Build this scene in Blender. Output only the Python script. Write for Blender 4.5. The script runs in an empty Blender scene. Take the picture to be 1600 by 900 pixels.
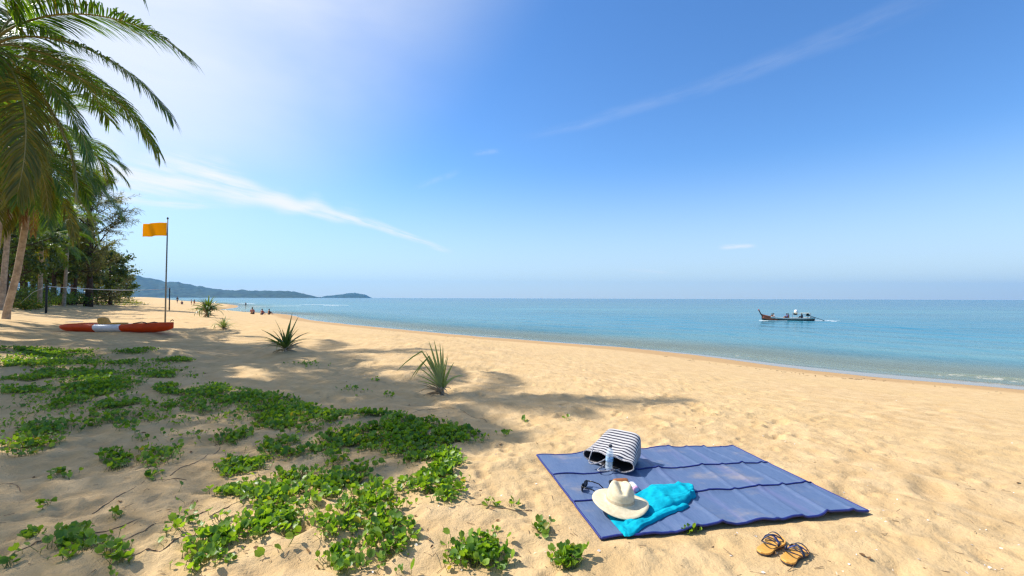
import bpy, math, random
import numpy as np
from mathutils import Vector, Matrix

# ------------------------------------------------------------------ scene, camera, sky, sun
scene = bpy.context.scene
COL = scene.collection
PI = math.pi
rad = math.radians
rng = np.random.default_rng(7)
random.seed(7)

CAM_Z = 1.5
FPX = 711.0                      # focal length in pixels of a 1600 wide picture
cam_data = bpy.data.cameras.new("camera")
cam = bpy.data.objects.new("camera", cam_data)
COL.objects.link(cam)
cam_data.sensor_width = 36.0
cam_data.lens = 36.0 * FPX / 1600.0
cam_data.clip_start = 0.05
cam_data.clip_end = 60000
cam.matrix_world = (Matrix.Translation((0, 0, CAM_Z)) @ Matrix.Rotation(rad(90 + 1.29), 4, 'X')
                    @ Matrix.Rotation(rad(0.19), 4, 'Z'))
scene.camera = cam

SUN_AZ = -74.0                   # degrees from the viewing direction (+y), negative = left
SUN_EL = 47.0
SUN_STRENGTH = 3.5
SKY_STRENGTH = 0.096
EXPOSURE = 0.88

scene.view_settings.view_transform = 'Standard'
scene.view_settings.look = 'None'
scene.view_settings.gamma = 1.0
scene.view_settings.use_curve_mapping = False
scene.view_settings.exposure = EXPOSURE
scene.render.engine = 'CYCLES'
scene.cycles.use_denoising = True
scene.cycles.denoiser = 'OPENIMAGEDENOISE'
scene.cycles.denoising_input_passes = 'RGB_ALBEDO_NORMAL'
scene.cycles.denoising_prefilter = 'NONE'
scene.cycles.filter_width = 1.35
scene.cycles.use_adaptive_sampling = False
scene.cycles.max_bounces = 8
scene.cycles.transparent_max_bounces = 12
scene.cycles.volume_bounces = 0
scene.cycles.sample_clamp_indirect = 6.0
scene.cycles.caustics_reflective = False
scene.cycles.caustics_refractive = False

sun_data = bpy.data.lights.new("sun", 'SUN')
sun_data.energy = SUN_STRENGTH
sun_data.angle = rad(0.53)
sun_data.color = (1.0, 0.955, 0.90)
sun = bpy.data.objects.new("sun", sun_data)
COL.objects.link(sun)
sd = Vector((math.sin(rad(SUN_AZ)) * math.cos(rad(SUN_EL)), math.cos(rad(SUN_AZ)) * math.cos(rad(SUN_EL)),
             math.sin(rad(SUN_EL))))
sun.rotation_euler = (-sd).to_track_quat('-Z', 'Y').to_euler()


class NT:
    """small node helper"""
    def __init__(s, tree):
        s.t = tree
        s.n = tree.nodes
        s.l = tree.links

    def node(s, typ, **kw):
        n = s.n.new(typ)
        for k, v in kw.items():
            setattr(n, k, v)
        return n

    def put(s, sock, v):
        if hasattr(v, 'is_output') or isinstance(v, bpy.types.NodeSocket):
            s.l.new(v, sock)
        elif isinstance(v, (tuple, list)) and len(v) == 3 and sock.type == 'RGBA':
            sock.default_value = (*v, 1)
        else:
            sock.default_value = v

    def math(s, op, a, b=0.0, c=None, clamp=False):
        n = s.node('ShaderNodeMath', operation=op, use_clamp=clamp)
        s.put(n.inputs[0], a)
        s.put(n.inputs[1], b)
        if c is not None:
            s.put(n.inputs[2], c)
        return n.outputs[0]

    def mrange(s, v, a, b, c=0.0, d=1.0, smooth=True):
        n = s.node('ShaderNodeMapRange', interpolation_type='SMOOTHSTEP' if smooth else 'LINEAR')
        s.put(n.inputs[0], v)
        for i, q in zip((1, 2, 3, 4), (a, b, c, d)):
            s.put(n.inputs[i], q)
        return n.outputs[0]

    def mix(s, f, a, b, blend='MIX'):
        n = s.node('ShaderNodeMix', data_type='RGBA', blend_type=blend)
        s.put(n.inputs[0], f)
        s.put(n.inputs[6], a)
        s.put(n.inputs[7], b)
        return n.outputs[2]

    def noise(s, vec, scale, detail=3.0, rough=0.55, dist=0.0, color=False):
        n = s.node('ShaderNodeTexNoise')
        if vec is not None:
            s.l.new(vec, n.inputs['Vector'])
        n.inputs['Scale'].default_value = scale
        n.inputs['Detail'].default_value = detail
        n.inputs['Roughness'].default_value = rough
        n.inputs['Distortion'].default_value = dist
        return n.outputs['Color' if color else 'Fac']

    def mapping(s, vec, loc=(0, 0, 0), rot=(0, 0, 0), scale=(1, 1, 1)):
        n = s.node('ShaderNodeMapping')
        s.l.new(vec, n.inputs[0])
        n.inputs['Location'].default_value = loc
        n.inputs['Rotation'].default_value = rot
        n.inputs['Scale'].default_value = scale
        return n.outputs[0]

    def bump(s, h, strength, dist=0.02, normal=None):
        n = s.node('ShaderNodeBump')
        s.put(n.inputs['Strength'], strength)
        n.inputs['Distance'].default_value = dist
        s.l.new(h, n.inputs['Height'])
        if normal is not None:
            s.l.new(normal, n.inputs['Normal'])
        return n.outputs[0]

    def attr(s, name):
        return s.node('ShaderNodeAttribute', attribute_name=name).outputs['Fac']


world = bpy.data.worlds.new("World")
scene.world = world
world.use_nodes = True
W = NT(world.node_tree)
W.n.clear()
sky = W.node('ShaderNodeTexSky', sky_type='NISHITA')
sky.sun_disc = False
sky.sun_elevation = rad(SUN_EL)
sky.sun_rotation = rad(SUN_AZ)
sky.altitude = 0
sky.air_density = 1.0
sky.dust_density = 0.3
sky.ozone_density = 2.4
gen = W.node('ShaderNodeTexCoord').outputs['Generated']
sep = W.node('ShaderNodeSeparateXYZ')
W.l.new(gen, sep.inputs[0])
AZ = W.math('MULTIPLY', W.math('ARCTAN2', sep.outputs[0], sep.outputs[1]), 180 / PI)
EL = W.math('MULTIPLY', W.math('ARCSINE', sep.outputs[2]), 180 / PI)
azel = W.node('ShaderNodeCombineXYZ')
W.l.new(AZ, azel.inputs[0])
W.l.new(EL, azel.inputs[1])
azel = azel.outputs[0]


def px_sky(px, py):
    """the direction (azimuth, elevation in degrees) of a point of the sky"""
    q = (466 - py) / math.hypot(FPX, px - 800)
    return math.degrees(math.atan((px - 800) / FPX)), math.degrees(math.atan(q))


def streak(p0, p1, w0, w1, amount, scale=0.5, stretch=7.0, curve=0.0, thresh=(0.35, 0.7), soft=0.15):
    """a wisp of cirrus between two sky directions; returns a mask"""
    (a0, e0), (a1, e1) = px_sky(*p0), px_sky(*p1)
    L = math.hypot(a1 - a0, e1 - e0)
    ang = math.atan2(e1 - e0, a1 - a0)
    loc = W.mapping(azel, loc=(-(a0 * math.cos(ang) + e0 * math.sin(ang)), -(-a0 * math.sin(ang) + e0 * math.cos(ang)), 0),
                    rot=(0, 0, -ang))
    s = W.node('ShaderNodeSeparateXYZ')
    W.l.new(loc, s.inputs[0])
    t = W.math('DIVIDE', s.outputs[0], L)
    n1 = W.noise(W.mapping(loc, scale=(scale / stretch, scale, 1)), 1.0, 5, 0.6)
    n2 = W.noise(W.mapping(loc, loc=(31, 7, 0), scale=(0.12, 0.12, 1)), 1.0, 2, 0.5)
    bow = W.math('MULTIPLY', W.math('MULTIPLY', t, W.math('SUBTRACT', 1.0, t)), 4 * curve)
    d = W.math('ABSOLUTE', W.math('ADD', W.math('SUBTRACT', s.outputs[1], bow),
                                  W.math('MULTIPLY', W.math('SUBTRACT', n2, 0.5), w0 * 1.6)))
    wid = W.mrange(t, 0, 1, w0, w1, smooth=False)
    m = W.mrange(W.math('DIVIDE', d, wid), 0.0, 1.0, 1.0, 0.0)
    m = W.math('MULTIPLY', m, W.math('MULTIPLY', W.mrange(t, -soft, soft), W.mrange(t, 1 - soft, 1 + soft, 1.0, 0.0)))
    m = W.math('MULTIPLY', m, W.mrange(n1, thresh[0], thresh[1]))
    return W.math('MULTIPLY', m, amount)


masks = [
    streak((90, 235), (520, 330), 4.2, 1.1, 0.95, 0.7, 9, 0.0, (0.3, 0.62), 0.2),
    streak((420, 312), (690, 388), 1.0, 0.55, 0.8, 1.2, 9, 0.5, (0.3, 0.6), 0.1),
    streak((150, 305), (330, 322), 1.1, 0.5, 0.6, 1.2, 9, 0.0, (0.35, 0.65), 0.2),
    streak((850, 205), (1440, -5), 0.8, 1.5, 0.10, 0.8, 6, 0.3, (0.25, 0.7), 0.12),
    streak((1130, 385), (1175, 382), 0.45, 0.35, 0.65, 1.5, 3, 0.0, (0.2, 0.6), 0.25),
    streak((742, 238), (778, 234), 0.5, 0.5, 0.12, 1.5, 2, 0.0, (0.3, 0.6), 0.25),
    streak((655, 290), (710, 268), 0.5, 0.6, 0.10, 1.5, 2, 0.0, (0.3, 0.6), 0.25),
    streak((985, 420), (1040, 424), 0.35, 0.3, 0.2, 1.5, 4, 0.0, (0.3, 0.6), 0.25),
]
# thin high veil of ice cloud spreading from the sun's side of the sky
vc = W.node('ShaderNodeVectorMath', operation='DOT_PRODUCT')
W.l.new(gen, vc.inputs[0])
vc.inputs[1].default_value = (math.sin(rad(-72)) * math.cos(rad(45)), math.cos(rad(-72)) * math.cos(rad(45)), math.sin(rad(45)))
vd = W.math('MULTIPLY', W.math('ARCCOSINE', vc.outputs['Value']), 180 / PI)
vn = W.noise(W.mapping(azel, rot=(0, 0, rad(-28)), scale=(0.02, 0.075, 1)), 1.0, 5, 0.55, 0.4)
veil = W.math('MULTIPLY', W.math('MULTIPLY', W.mrange(vd, 30.0, 60.0, 1.0, 0.0), W.mrange(EL, 3.0, 17.0, 0.35, 1.0)), W.mrange(vn, 0.25, 0.70, 0.55, 1.06))
masks.append(W.math('MULTIPLY', veil, 0.97))
clear = None
for m in masks:
    q = W.math('SUBTRACT', 1.0, m, clamp=True)
    clear = q if clear is None else W.math('MULTIPLY', clear, q)
cloud = W.math('SUBTRACT', 1.0, clear)
skycol = W.node('ShaderNodeHueSaturation')
skycol.inputs['Saturation'].default_value = 1.18
skycol.inputs['Value'].default_value = 1.0
W.l.new(sky.outputs[0], skycol.inputs['Color'])
tinted = W.mix(1.0, skycol.outputs[0], (0.86, 1.0, 1.17), 'MULTIPLY')
lowsky = W.mix(W.mrange(EL, -1.0, 17.0, 0.75, 0.0), tinted, (3.9, 4.55, 5.1))      # pale moist air above the horizon
final = W.mix(cloud, lowsky, (5.6, 5.7, 5.9))
bg = W.node('ShaderNodeBackground')
W.l.new(final, bg.inputs[0])
bg.inputs[1].default_value = SKY_STRENGTH
out = W.node('ShaderNodeOutputWorld')
W.l.new(bg.outputs[0], out.inputs[0])


# ------------------------------------------------------------------ noise and terrain functions
def _hash(ix, iy, seed):
    h = (ix.astype(np.int64) * 374761393 + iy.astype(np.int64) * 668265263 + seed * 974634777) & 0x7fffffff
    h = ((h ^ (h >> 13)) * 1274126177) & 0x7fffffff
    h = h ^ (h >> 16)
    return (h & 0xffff) / 65535.0


def vnoise(x, y, seed=0):
    ix, iy = np.floor(x), np.floor(y)
    fx, fy = x - ix, y - iy
    ux, uy = fx * fx * fx * (fx * (fx * 6 - 15) + 10), fy * fy * fy * (fy * (fy * 6 - 15) + 10)
    a, b = _hash(ix, iy, seed), _hash(ix + 1, iy, seed)
    c, d = _hash(ix, iy + 1, seed), _hash(ix + 1, iy + 1, seed)
    return (a + (b - a) * ux) * (1 - uy) + (c + (d - c) * ux) * uy - 0.5


def fbm(x, y, octv=4, seed=0, gain=0.5):
    s, amp = 0, 1.0
    for k in range(octv):
        s = s + amp * vnoise(x * 2 ** k + 17.3 * k, y * 2 ** k - 9.1 * k, seed + k)
        amp *= gain
    return s


def ss(a, b, x):
    t = np.clip((x - a) / (b - a), 0, 1)
    return t * t * (3 - 2 * t)


SEA = -2.0
_shore = [(150, -95), (62, -17), (34, 7.5), (21, 18.6), (15.6, 23.2), (9.2, 31.9), (-6.4, 45.2), (-30, 70), (-46, 94), (-62, 108),
          (-80, 124), (-96, 160), (-140, 226), (-250, 355), (-500, 660), (-1200, 1550), (-3600, 4300)]


def _catmull(P, n=6):
    P = [np.array(p, float) for p in P]
    P = [2 * P[0] - P[1]] + P + [2 * P[-1] - P[-2]]
    o = []
    for i in range(1, len(P) - 2):
        for k in range(n):
            t = k / n
            p0, p1, p2, p3 = P[i - 1:i + 3]
            o.append(0.5 * ((2 * p1) + (-p0 + p2) * t + (2 * p0 - 5 * p1 + 4 * p2 - p3) * t * t + (-p0 + 3 * p1 - 3 * p2 + p3) * t ** 3))
    o.append(P[-2])
    return np.array(o)


SHORE = _catmull(_shore)
_land = np.vstack([SHORE, [(-9000, 6000), (-9000, -3000), (150, -3000)]])


def shore_s(x, y):
    """metres inland from the waterline (negative in the sea)"""
    x = np.asarray(x, float)
    y = np.asarray(y, float)
    best = np.full(x.shape, 1e18)
    for (ax, ay), (bx, by) in zip(SHORE[:-1], SHORE[1:]):
        dx, dy = bx - ax, by - ay
        t = np.clip(((x - ax) * dx + (y - ay) * dy) / (dx * dx + dy * dy), 0, 1)
        best = np.minimum(best, (x - ax - t * dx) ** 2 + (y - ay - t * dy) ** 2)
    ins = np.zeros(x.shape, bool)
    n = len(_land)
    for i in range(n):
        (ax, ay), (bx, by) = _land[i], _land[(i + 1) % n]
        if ay == by:
            continue
        c = ((ay > y) != (by > y)) & (x < (bx - ax) * (y - ay) / (by - ay) + ax)
        ins ^= c
    return np.where(ins, 1, -1) * np.sqrt(best)


def base_z(x, y, s=None):
    if s is None:
        s = shore_s(x, y)
    z = np.where(s >= 0, np.interp(s, (0, 1.5, 3, 5, 8, 12, 16, 20, 24), (SEA, -1.95, -1.87, -1.69, -1.36, -0.91, -0.46, -0.11, 0)), SEA + np.maximum(s * 0.045, -6))
    far = ss(6, 18, y)
    z = z + (0.8 * ss(24, 33, s) + 0.6 * ss(33, 46, s)) * far
    # the level patch of sand the kayak lies on
    w = np.exp(-(((x + 14.7) / 3.0) ** 2 + ((y - 17.0) / 1.7) ** 2) ** 2)
    return z * (1 - w) + 0.31 * w





def cam_ray(px, py):
    d = cam.matrix_world.to_3x3() @ Vector(((px - 800) / FPX, -(py - 450) / FPX, -1))
    return np.array(d)


def at_z(px, py, z):
    d = cam_ray(px, py)
    t = (z - CAM_Z) / d[2]
    return np.array((d[0] * t, d[1] * t, z))


def at_y(px, py, y):
    d = cam_ray(px, py)
    t = y / d[1]
    return np.array((d[0] * t, y, CAM_Z + d[2] * t))


def at(px, py):
    """where the line of sight through a picture point first meets the ground"""
    d = cam_ray(px, py)
    ts = np.concatenate([np.arange(1.0, 40, 0.05), np.geomspace(40, 3000, 3000)])
    X, Y, Z = d[0] * ts, d[1] * ts, CAM_Z + d[2] * ts
    below = np.nonzero(Z <= np.maximum(base_z(X, Y), SEA))[0]
    k = below[0] if len(below) else len(ts) - 1
    return np.array((X[k], Y[k], 0))


# footprints and hollows trodden into the sand
_dim = []
for k in range(620):
    yy = 1.6 + 11.0 * rng.random() ** 1.3
    xx = rng.uniform(-1.2, 1.25) * (yy + 1.5)
    r = rng.uniform(0.09, 0.2) if rng.random() < 0.75 else rng.uniform(0.2, 0.38)
    _dim.append((xx, yy, r, rng.uniform(0.5, 1.0), rng.uniform(0, PI), r * rng.uniform(0.06, 0.15) * (0.6 if r > 0.2 else 1)))
for k in range(1500):
    yy = 1.6 + 9.0 * rng.random() ** 1.2
    r = rng.uniform(0.035, 0.085)
    _dim.append((rng.uniform(-1.15, 1.2) * (yy + 0.8), yy, r, rng.uniform(0.45, 1.0), rng.uniform(0, PI), r * rng.uniform(0.10, 0.26)))
for (x0, y0, x1, y1) in [(-1.0, 2.2, 5.5, 9.5), (4.8, 2.4, 0.5, 11.0), (2.2, 1.7, 6.2, 4.6), (-4.5, 9.0, 4.0, 6.2), (0.3, 2.1, -0.6, 6.5), (3.1, 5.4, 7.5, 9.0), (-2.5, 2.2, -7.0, 8.0), (1.2, 5.6, 6.0, 13.0)]:
    L_ = math.hypot(x1 - x0, y1 - y0)
    a_ = math.atan2(y1 - y0, x1 - x0)
    for k in range(int(L_ / 0.62)):
        f_ = k * 0.62 / L_
        side = 0.10 if k % 2 else -0.10
        cx_, cy_ = x0 + (x1 - x0) * f_ - math.sin(a_) * side + rng.normal() * 0.03, y0 + (y1 - y0) * f_ + math.cos(a_) * side + rng.normal() * 0.03
        dp = rng.uniform(0.012, 0.026)
        _dim.append((cx_ - 0.08 * math.cos(a_), cy_ - 0.08 * math.sin(a_), 0.085, 0.75, a_, dp))
        _dim.append((cx_ + 0.07 * math.cos(a_), cy_ + 0.07 * math.sin(a_), 0.10, 0.85, a_, dp))
# a few large hollows between the vines and the mat, as in the sand at the middle of the picture
MAT_N, MAT_E, MAT_F, MAT_W = (at_z(*p, 0.012) for p in ((940, 842), (1355, 797), (1145, 697), (839, 712)))


def mat_uv(x, y):
    ex = MAT_E[:2] - MAT_N[:2]
    ey = MAT_W[:2] - MAT_N[:2]
    det = ex[0] * ey[1] - ex[1] * ey[0]
    qx, qy = x - MAT_N[0], y - MAT_N[1]
    return (qx * ey[1] - qy * ey[0]) / det, (-qx * ex[1] + qy * ex[0]) / det


def relief(x, y, s=None):
    if s is None:
        s = shore_s(x, y)
    dist = np.hypot(x, y)
    a = ss(1.5, 9.0, s)
    fade = 1 - ss(60, 300, dist)
    wx, wy = x + 0.25 * vnoise(x * 1.3, y * 1.3, 71), y + 0.25 * vnoise(x * 1.3, y * 1.3, 72)
    left = ss(1.0, -1.5, x)
    z = 0.10 * fbm(wx * 0.55, wy * 0.75, 3, 1) * (0.38 + 0.7 * left)
    z = z + 0.05 * fbm(wx * 1.8 + 0.3 * wy, wy * 2.4, 4, 11) * (0.22 + 0.85 * left)
    z = z + 0.022 * fbm(x * 5.0, y * 6.0, 4, 21, 0.6)
    z = z + 0.25 * fbm(x * 0.09, y * 0.09, 3, 31) * ss(10, 25, y) * ss(12, 24, s)
    for (dx, dy, r, asp, ang, dep) in _dim:
        sel = None
        if x.ndim == 2:                      # tensor grid: only touch the cells near the hollow
            i0, i1 = np.searchsorted(x[0], (dx - 1.7 * r, dx + 1.7 * r))
            j0, j1 = np.searchsorted(y[:, 0], (dy - 1.7 * r, dy + 1.7 * r))
            if i1 <= i0 or j1 <= j0:
                continue
            X, Y = x[j0:j1, i0:i1], y[j0:j1, i0:i1]
        else:
            sel = np.nonzero((np.abs(x - dx) < 1.7 * r) & (np.abs(y - dy) < 1.7 * r))[0]
            if not len(sel):
                continue
            X, Y = x[sel], y[sel]
        c, q = math.cos(ang), math.sin(ang)
        u, v = ((X - dx) * c + (Y - dy) * q) / r, (-(X - dx) * q + (Y - dy) * c) / (r * asp)
        d2 = u * u + v * v
        h = dep * (-np.exp(-d2 ** 1.5 * 2.2) + 0.45 * np.exp(-(np.sqrt(d2) - 1.05) ** 2 * 9))
        if x.ndim == 2:
            z[j0:j1, i0:i1] += h
        else:
            z[sel] += h
    u, v = mat_uv(x, y)
    e = np.maximum(np.maximum(-u, u - 1) * 2.1, np.maximum(-v, v - 1) * 1.55)
    k = ss(-0.06, 0.16, e)
    z = z * k - 0.012 * (1 - k)
    w = np.exp(-(((x - 1.56) / 0.34) ** 2 + ((y - 2.66) / 0.26) ** 2) ** 2)
    return z * a * fade * (1 - 0.85 * w)


def ground(x, y):
    x = np.atleast_1d(np.asarray(x, float))
    y = np.atleast_1d(np.asarray(y, float))
    s = shore_s(x, y)
    return base_z(x, y, s) + relief(x, y, s)


def on_ground(px, py):
    p = at(px, py)
    p[2] = ground(p[0], p[1])[0]
    return p


# ------------------------------------------------------------------ mesh helpers
class MB:
    """collects shapes and links them as one mesh object"""
    def __init__(self):
        self.v, self.n, self.f, self.at = [], 0, [], {}

    def add(self, verts, faces, mat=0, **attrs):
        v = np.asarray(verts, float).reshape(-1, 3)
        for k, a in attrs.items():
            self.at.setdefault(k, []).append((self.n, np.asarray(a, float).ravel()))
        if isinstance(faces, np.ndarray):
            self.f.append((faces + self.n, mat))
        else:
            by = {}
            for f in faces:
                by.setdefault(len(f), []).append(f)
            for fs in by.values():
                self.f.append((np.array(fs, int) + self.n, mat))
        self.v.append(v)
        self.n += len(v)
        return self

    def mesh(self, name, mats, smooth=True):
        me = bpy.data.meshes.new(name)
        if self.n:
            V = np.concatenate(self.v)
            me.vertices.add(len(V))
            me.vertices.foreach_set('co', V.astype(np.float32).ravel())
            nl = sum(f.size for f, _ in self.f)
            nf = sum(len(f) for f, _ in self.f)
            me.loops.add(nl)
            me.polygons.add(nf)
            me.loops.foreach_set('vertex_index', np.concatenate([f.ravel() for f, _ in self.f]).astype(np.int32))
            tot = np.concatenate([np.full(len(f), f.shape[1]) for f, _ in self.f])
            me.polygons.foreach_set('loop_start', np.concatenate([[0], np.cumsum(tot)[:-1]]).astype(np.int32))
            me.polygons.foreach_set('material_index', np.concatenate([np.full(len(f), m) for f, m in self.f]).astype(np.int32))
            me.polygons.foreach_set('use_smooth', np.full(nf, smooth))
            for k, parts in self.at.items():
                a = np.zeros(len(V), np.float32)
                for st, q in parts:
                    a[st:st + len(q)] = q
                me.attributes.new(k, 'FLOAT', 'POINT').data.foreach_set('value', a)
            me.update(calc_edges=True)
            me.validate()
        for m in mats if isinstance(mats, (list, tuple)) else [mats]:
            me.materials.append(m)
        return me

    def build(self, name, mats, parent=None, smooth=True):
        o = bpy.data.objects.new(name, self.mesh(name, mats, smooth))
        COL.objects.link(o)
        o.parent = parent
        return o


def link(name, me, parent=None, loc=(0, 0, 0), rot=(0, 0, 0), scale=(1, 1, 1)):
    o = bpy.data.objects.new(name, me)
    COL.objects.link(o)
    o.parent = parent
    o.location, o.rotation_euler, o.scale = loc, rot, scale
    return o


def tag(o, label=None, cat=None, group=None, kind=None):
    for k, v in (('label', label), ('category', cat), ('group', group), ('kind', kind)):
        if v:
            o[k] = v
    return o


def thing(name, label, cat, loc=(0, 0, 0), rz=0.0, group=None, scale=1.0):
    o = bpy.data.objects.new(name, None)
    COL.objects.link(o)
    o.location = loc
    o.rotation_euler = (0, 0, rz)
    o.scale = (scale,) * 3
    o.empty_display_size = 0.1
    return tag(o, label, cat, group)


def copy_thing(src, label, loc, rz=0.0, scale=1.0):
    o = src.copy()
    COL.objects.link(o)
    o.location, o.rotation_euler, o.scale = loc, (0, 0, rz), (scale,) * 3
    o['label'] = label
    for ch in [c for c in bpy.data.objects if c.parent == src]:
        c = ch.copy()
        COL.objects.link(c)
        c.parent = o
    return o


def grid_faces(nu, nv, closed_u=False):
    """quads for a grid of nv rows, nu columns"""
    i = np.arange(nu if closed_u else nu - 1)
    j = np.arange(nv - 1)
    I, J = np.meshgrid(i, j)
    I, J = I.ravel(), J.ravel()
    I2 = (I + 1) % nu
    return np.stack([J * nu + I, J * nu + I2, (J + 1) * nu + I2, (J + 1) * nu + I], 1)


def tube(mb, pts, radii, sides=8, mat=0, cap=True, flat=1.0):
    pts = np.asarray(pts, float)
    n = len(pts)
    radii = np.broadcast_to(np.asarray(radii, float), (n,))
    tg = np.gradient(pts, axis=0)
    tg /= np.linalg.norm(tg, axis=1)[:, None] + 1e-9
    up = np.array((0, 0, 1.0)) if abs(tg[0][2]) < 0.9 else np.array((1.0, 0, 0))
    V = []
    prev = np.cross(up, tg[0])
    for k in range(n):
        a = prev - tg[k] * np.dot(prev, tg[k])
        a /= np.linalg.norm(a) + 1e-9
        prev = a
        b = np.cross(tg[k], a)
        th = np.arange(sides) * 2 * PI / sides
        V.append(pts[k] + radii[k] * (np.cos(th)[:, None] * a + flat * np.sin(th)[:, None] * b))
    V = np.concatenate(V)
    F = [tuple(f) for f in grid_faces(sides, n, True)]
    if cap:
        F += [tuple(range(sides))[::-1], tuple((n - 1) * sides + i for i in range(sides))]
    mb.add(V, F, mat)
    return mb


def lathe(mb, prof, n=24, mat=0, cap=True):
    prof = np.asarray(prof, float)
    th = np.arange(n) * 2 * PI / n
    V = np.stack([np.outer(prof[:, 0], np.cos(th)), np.outer(prof[:, 0], np.sin(th)),
                  np.repeat(prof[:, 1][:, None], n, 1)], -1).reshape(-1, 3)
    F = [tuple(f) for f in grid_faces(n, len(prof), True)]
    if cap:
        F += [tuple(range(n))[::-1], tuple((len(prof) - 1) * n + i for i in range(n))]
    return mb.add(V, F, mat)


def box(mb, c, h, mat=0, rz=0.0):
    V = np.array([(x, y, z) for z in (-1, 1) for y in (-1, 1) for x in (-1, 1)], float) * h
    if rz:
        cc, q = math.cos(rz), math.sin(rz)
        V = np.stack([V[:, 0] * cc - V[:, 1] * q, V[:, 0] * q + V[:, 1] * cc, V[:, 2]], 1)
    return mb.add(V + np.asarray(c), [(0, 2, 3, 1), (4, 5, 7, 6), (0, 1, 5, 4), (2, 6, 7, 3), (0, 4, 6, 2), (1, 3, 7, 5)], mat)


def scatter(mb, tv, tf, R, P, mat=0):
    """copies a small template (tv, tf) with rotation-scale matrices R (n,3,3) at P (n,3)"""
    n, k = len(P), len(tv)
    V = np.einsum('nij,kj->nki', R, tv) + P[:, None, :]
    for f in tf:
        pass
    by = {}
    for f in tf:
        by.setdefault(len(f), []).append(f)
    base = mb.n
    first = True
    for fs in by.values():
        F = (np.array(fs, int)[None] + (np.arange(n) * k)[:, None, None]).reshape(-1, len(fs[0]))
        if first:
            mb.add(V.reshape(-1, 3), F, mat)
            first = False
        else:
            mb.f.append((F + base, mat))
    return mb


def frames(d, roll, size):
    """rotation matrices whose x axis follows d, rolled about it; size (n,) or (n,3)"""
    d = d / (np.linalg.norm(d, axis=1)[:, None] + 1e-9)
    up = np.tile((0.0, 0, 1.0), (len(d), 1))
    up[np.abs(d[:, 2]) > 0.95] = (1.0, 0, 0)
    y = np.cross(up, d)
    y /= np.linalg.norm(y, axis=1)[:, None] + 1e-9
    z = np.cross(d, y)
    c, s = np.cos(roll)[:, None], np.sin(roll)[:, None]
    y2, z2 = c * y + s * z, -s * y + c * z
    M = np.stack([d, y2, z2], 2)
    size = np.asarray(size, float)
    if size.ndim == 1:
        size = np.repeat(size[:, None], 3, 1)
    return M * size[:, None, :]


def rdir(n, r=None):
    r = r or rng
    v = r.normal(size=(n, 3))
    return v / np.linalg.norm(v, axis=1)[:, None]


# ------------------------------------------------------------------ materials
def mat_new(name):
    m = bpy.data.materials.new(name)
    m.use_nodes = True
    t = NT(m.node_tree)
    p = t.n['Principled BSDF']
    return m, t, p


def simple(name, col, rough=0.6, var=0.15, scale=8.0, bump=0.0, bscale=60.0, spec=0.5, metal=0.0, bdist=0.01):
    m, t, p = mat_new(name)
    co = t.node('ShaderNodeTexCoord').outputs['Object']
    n = t.noise(co, scale, 4, 0.6)
    c1 = tuple(min(1, c * (1 - var)) for c in col)
    c2 = tuple(min(1, c * (1 + var)) for c in col)
    t.put(p.inputs['Base Color'], t.mix(t.mrange(n, 0.3, 0.7), c1, c2))
    p.inputs['Roughness'].default_value = rough
    p.inputs['Metallic'].default_value = metal
    p.inputs['Specular IOR Level'].default_value = spec
    if bump:
        t.l.new(t.bump(t.noise(co, bscale, 3), bump, bdist), p.inputs['Normal'])
    return m


def leafy(name, c1, c2, rough=0.45, trans=0.35, tcol=None, spec=0.5, dry=None, dry_share=0.0):
    """leaf material: tint differs leaf by leaf, some light passes through"""
    m, t, p = mat_new(name)
    rnd = t.node('ShaderNodeNewGeometry').outputs['Random Per Island']
    col = t.mix(rnd, c1, c2)
    if dry:
        r2 = t.math('FRACT', t.math('MULTIPLY', rnd, 37.7))
        col = t.mix(t.math('LESS_THAN', r2, dry_share), col, dry)
    t.put(p.inputs['Base Color'], col)
    p.inputs['Roughness'].default_value = rough
    p.inputs['Specular IOR Level'].default_value = spec
    tr = t.node('ShaderNodeBsdfTranslucent')
    tint = t.node('ShaderNodeMix', data_type='RGBA', blend_type='MULTIPLY')
    tint.inputs[0].default_value = 1.0
    t.l.new(col, tint.inputs[6])
    tint.inputs[7].default_value = (*(tcol or (2.2, 2.0, 0.6)), 1)
    t.l.new(tint.outputs[2], tr.inputs[0])
    mx = t.node('ShaderNodeMixShader')
    mx.inputs[0].default_value = trans
    t.l.new(p.outputs[0], mx.inputs[1])
    t.l.new(tr.outputs[0], mx.inputs[2])
    o = t.n['Material Output']
    t.l.new(mx.outputs[0], o.inputs[0])
    return m


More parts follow.
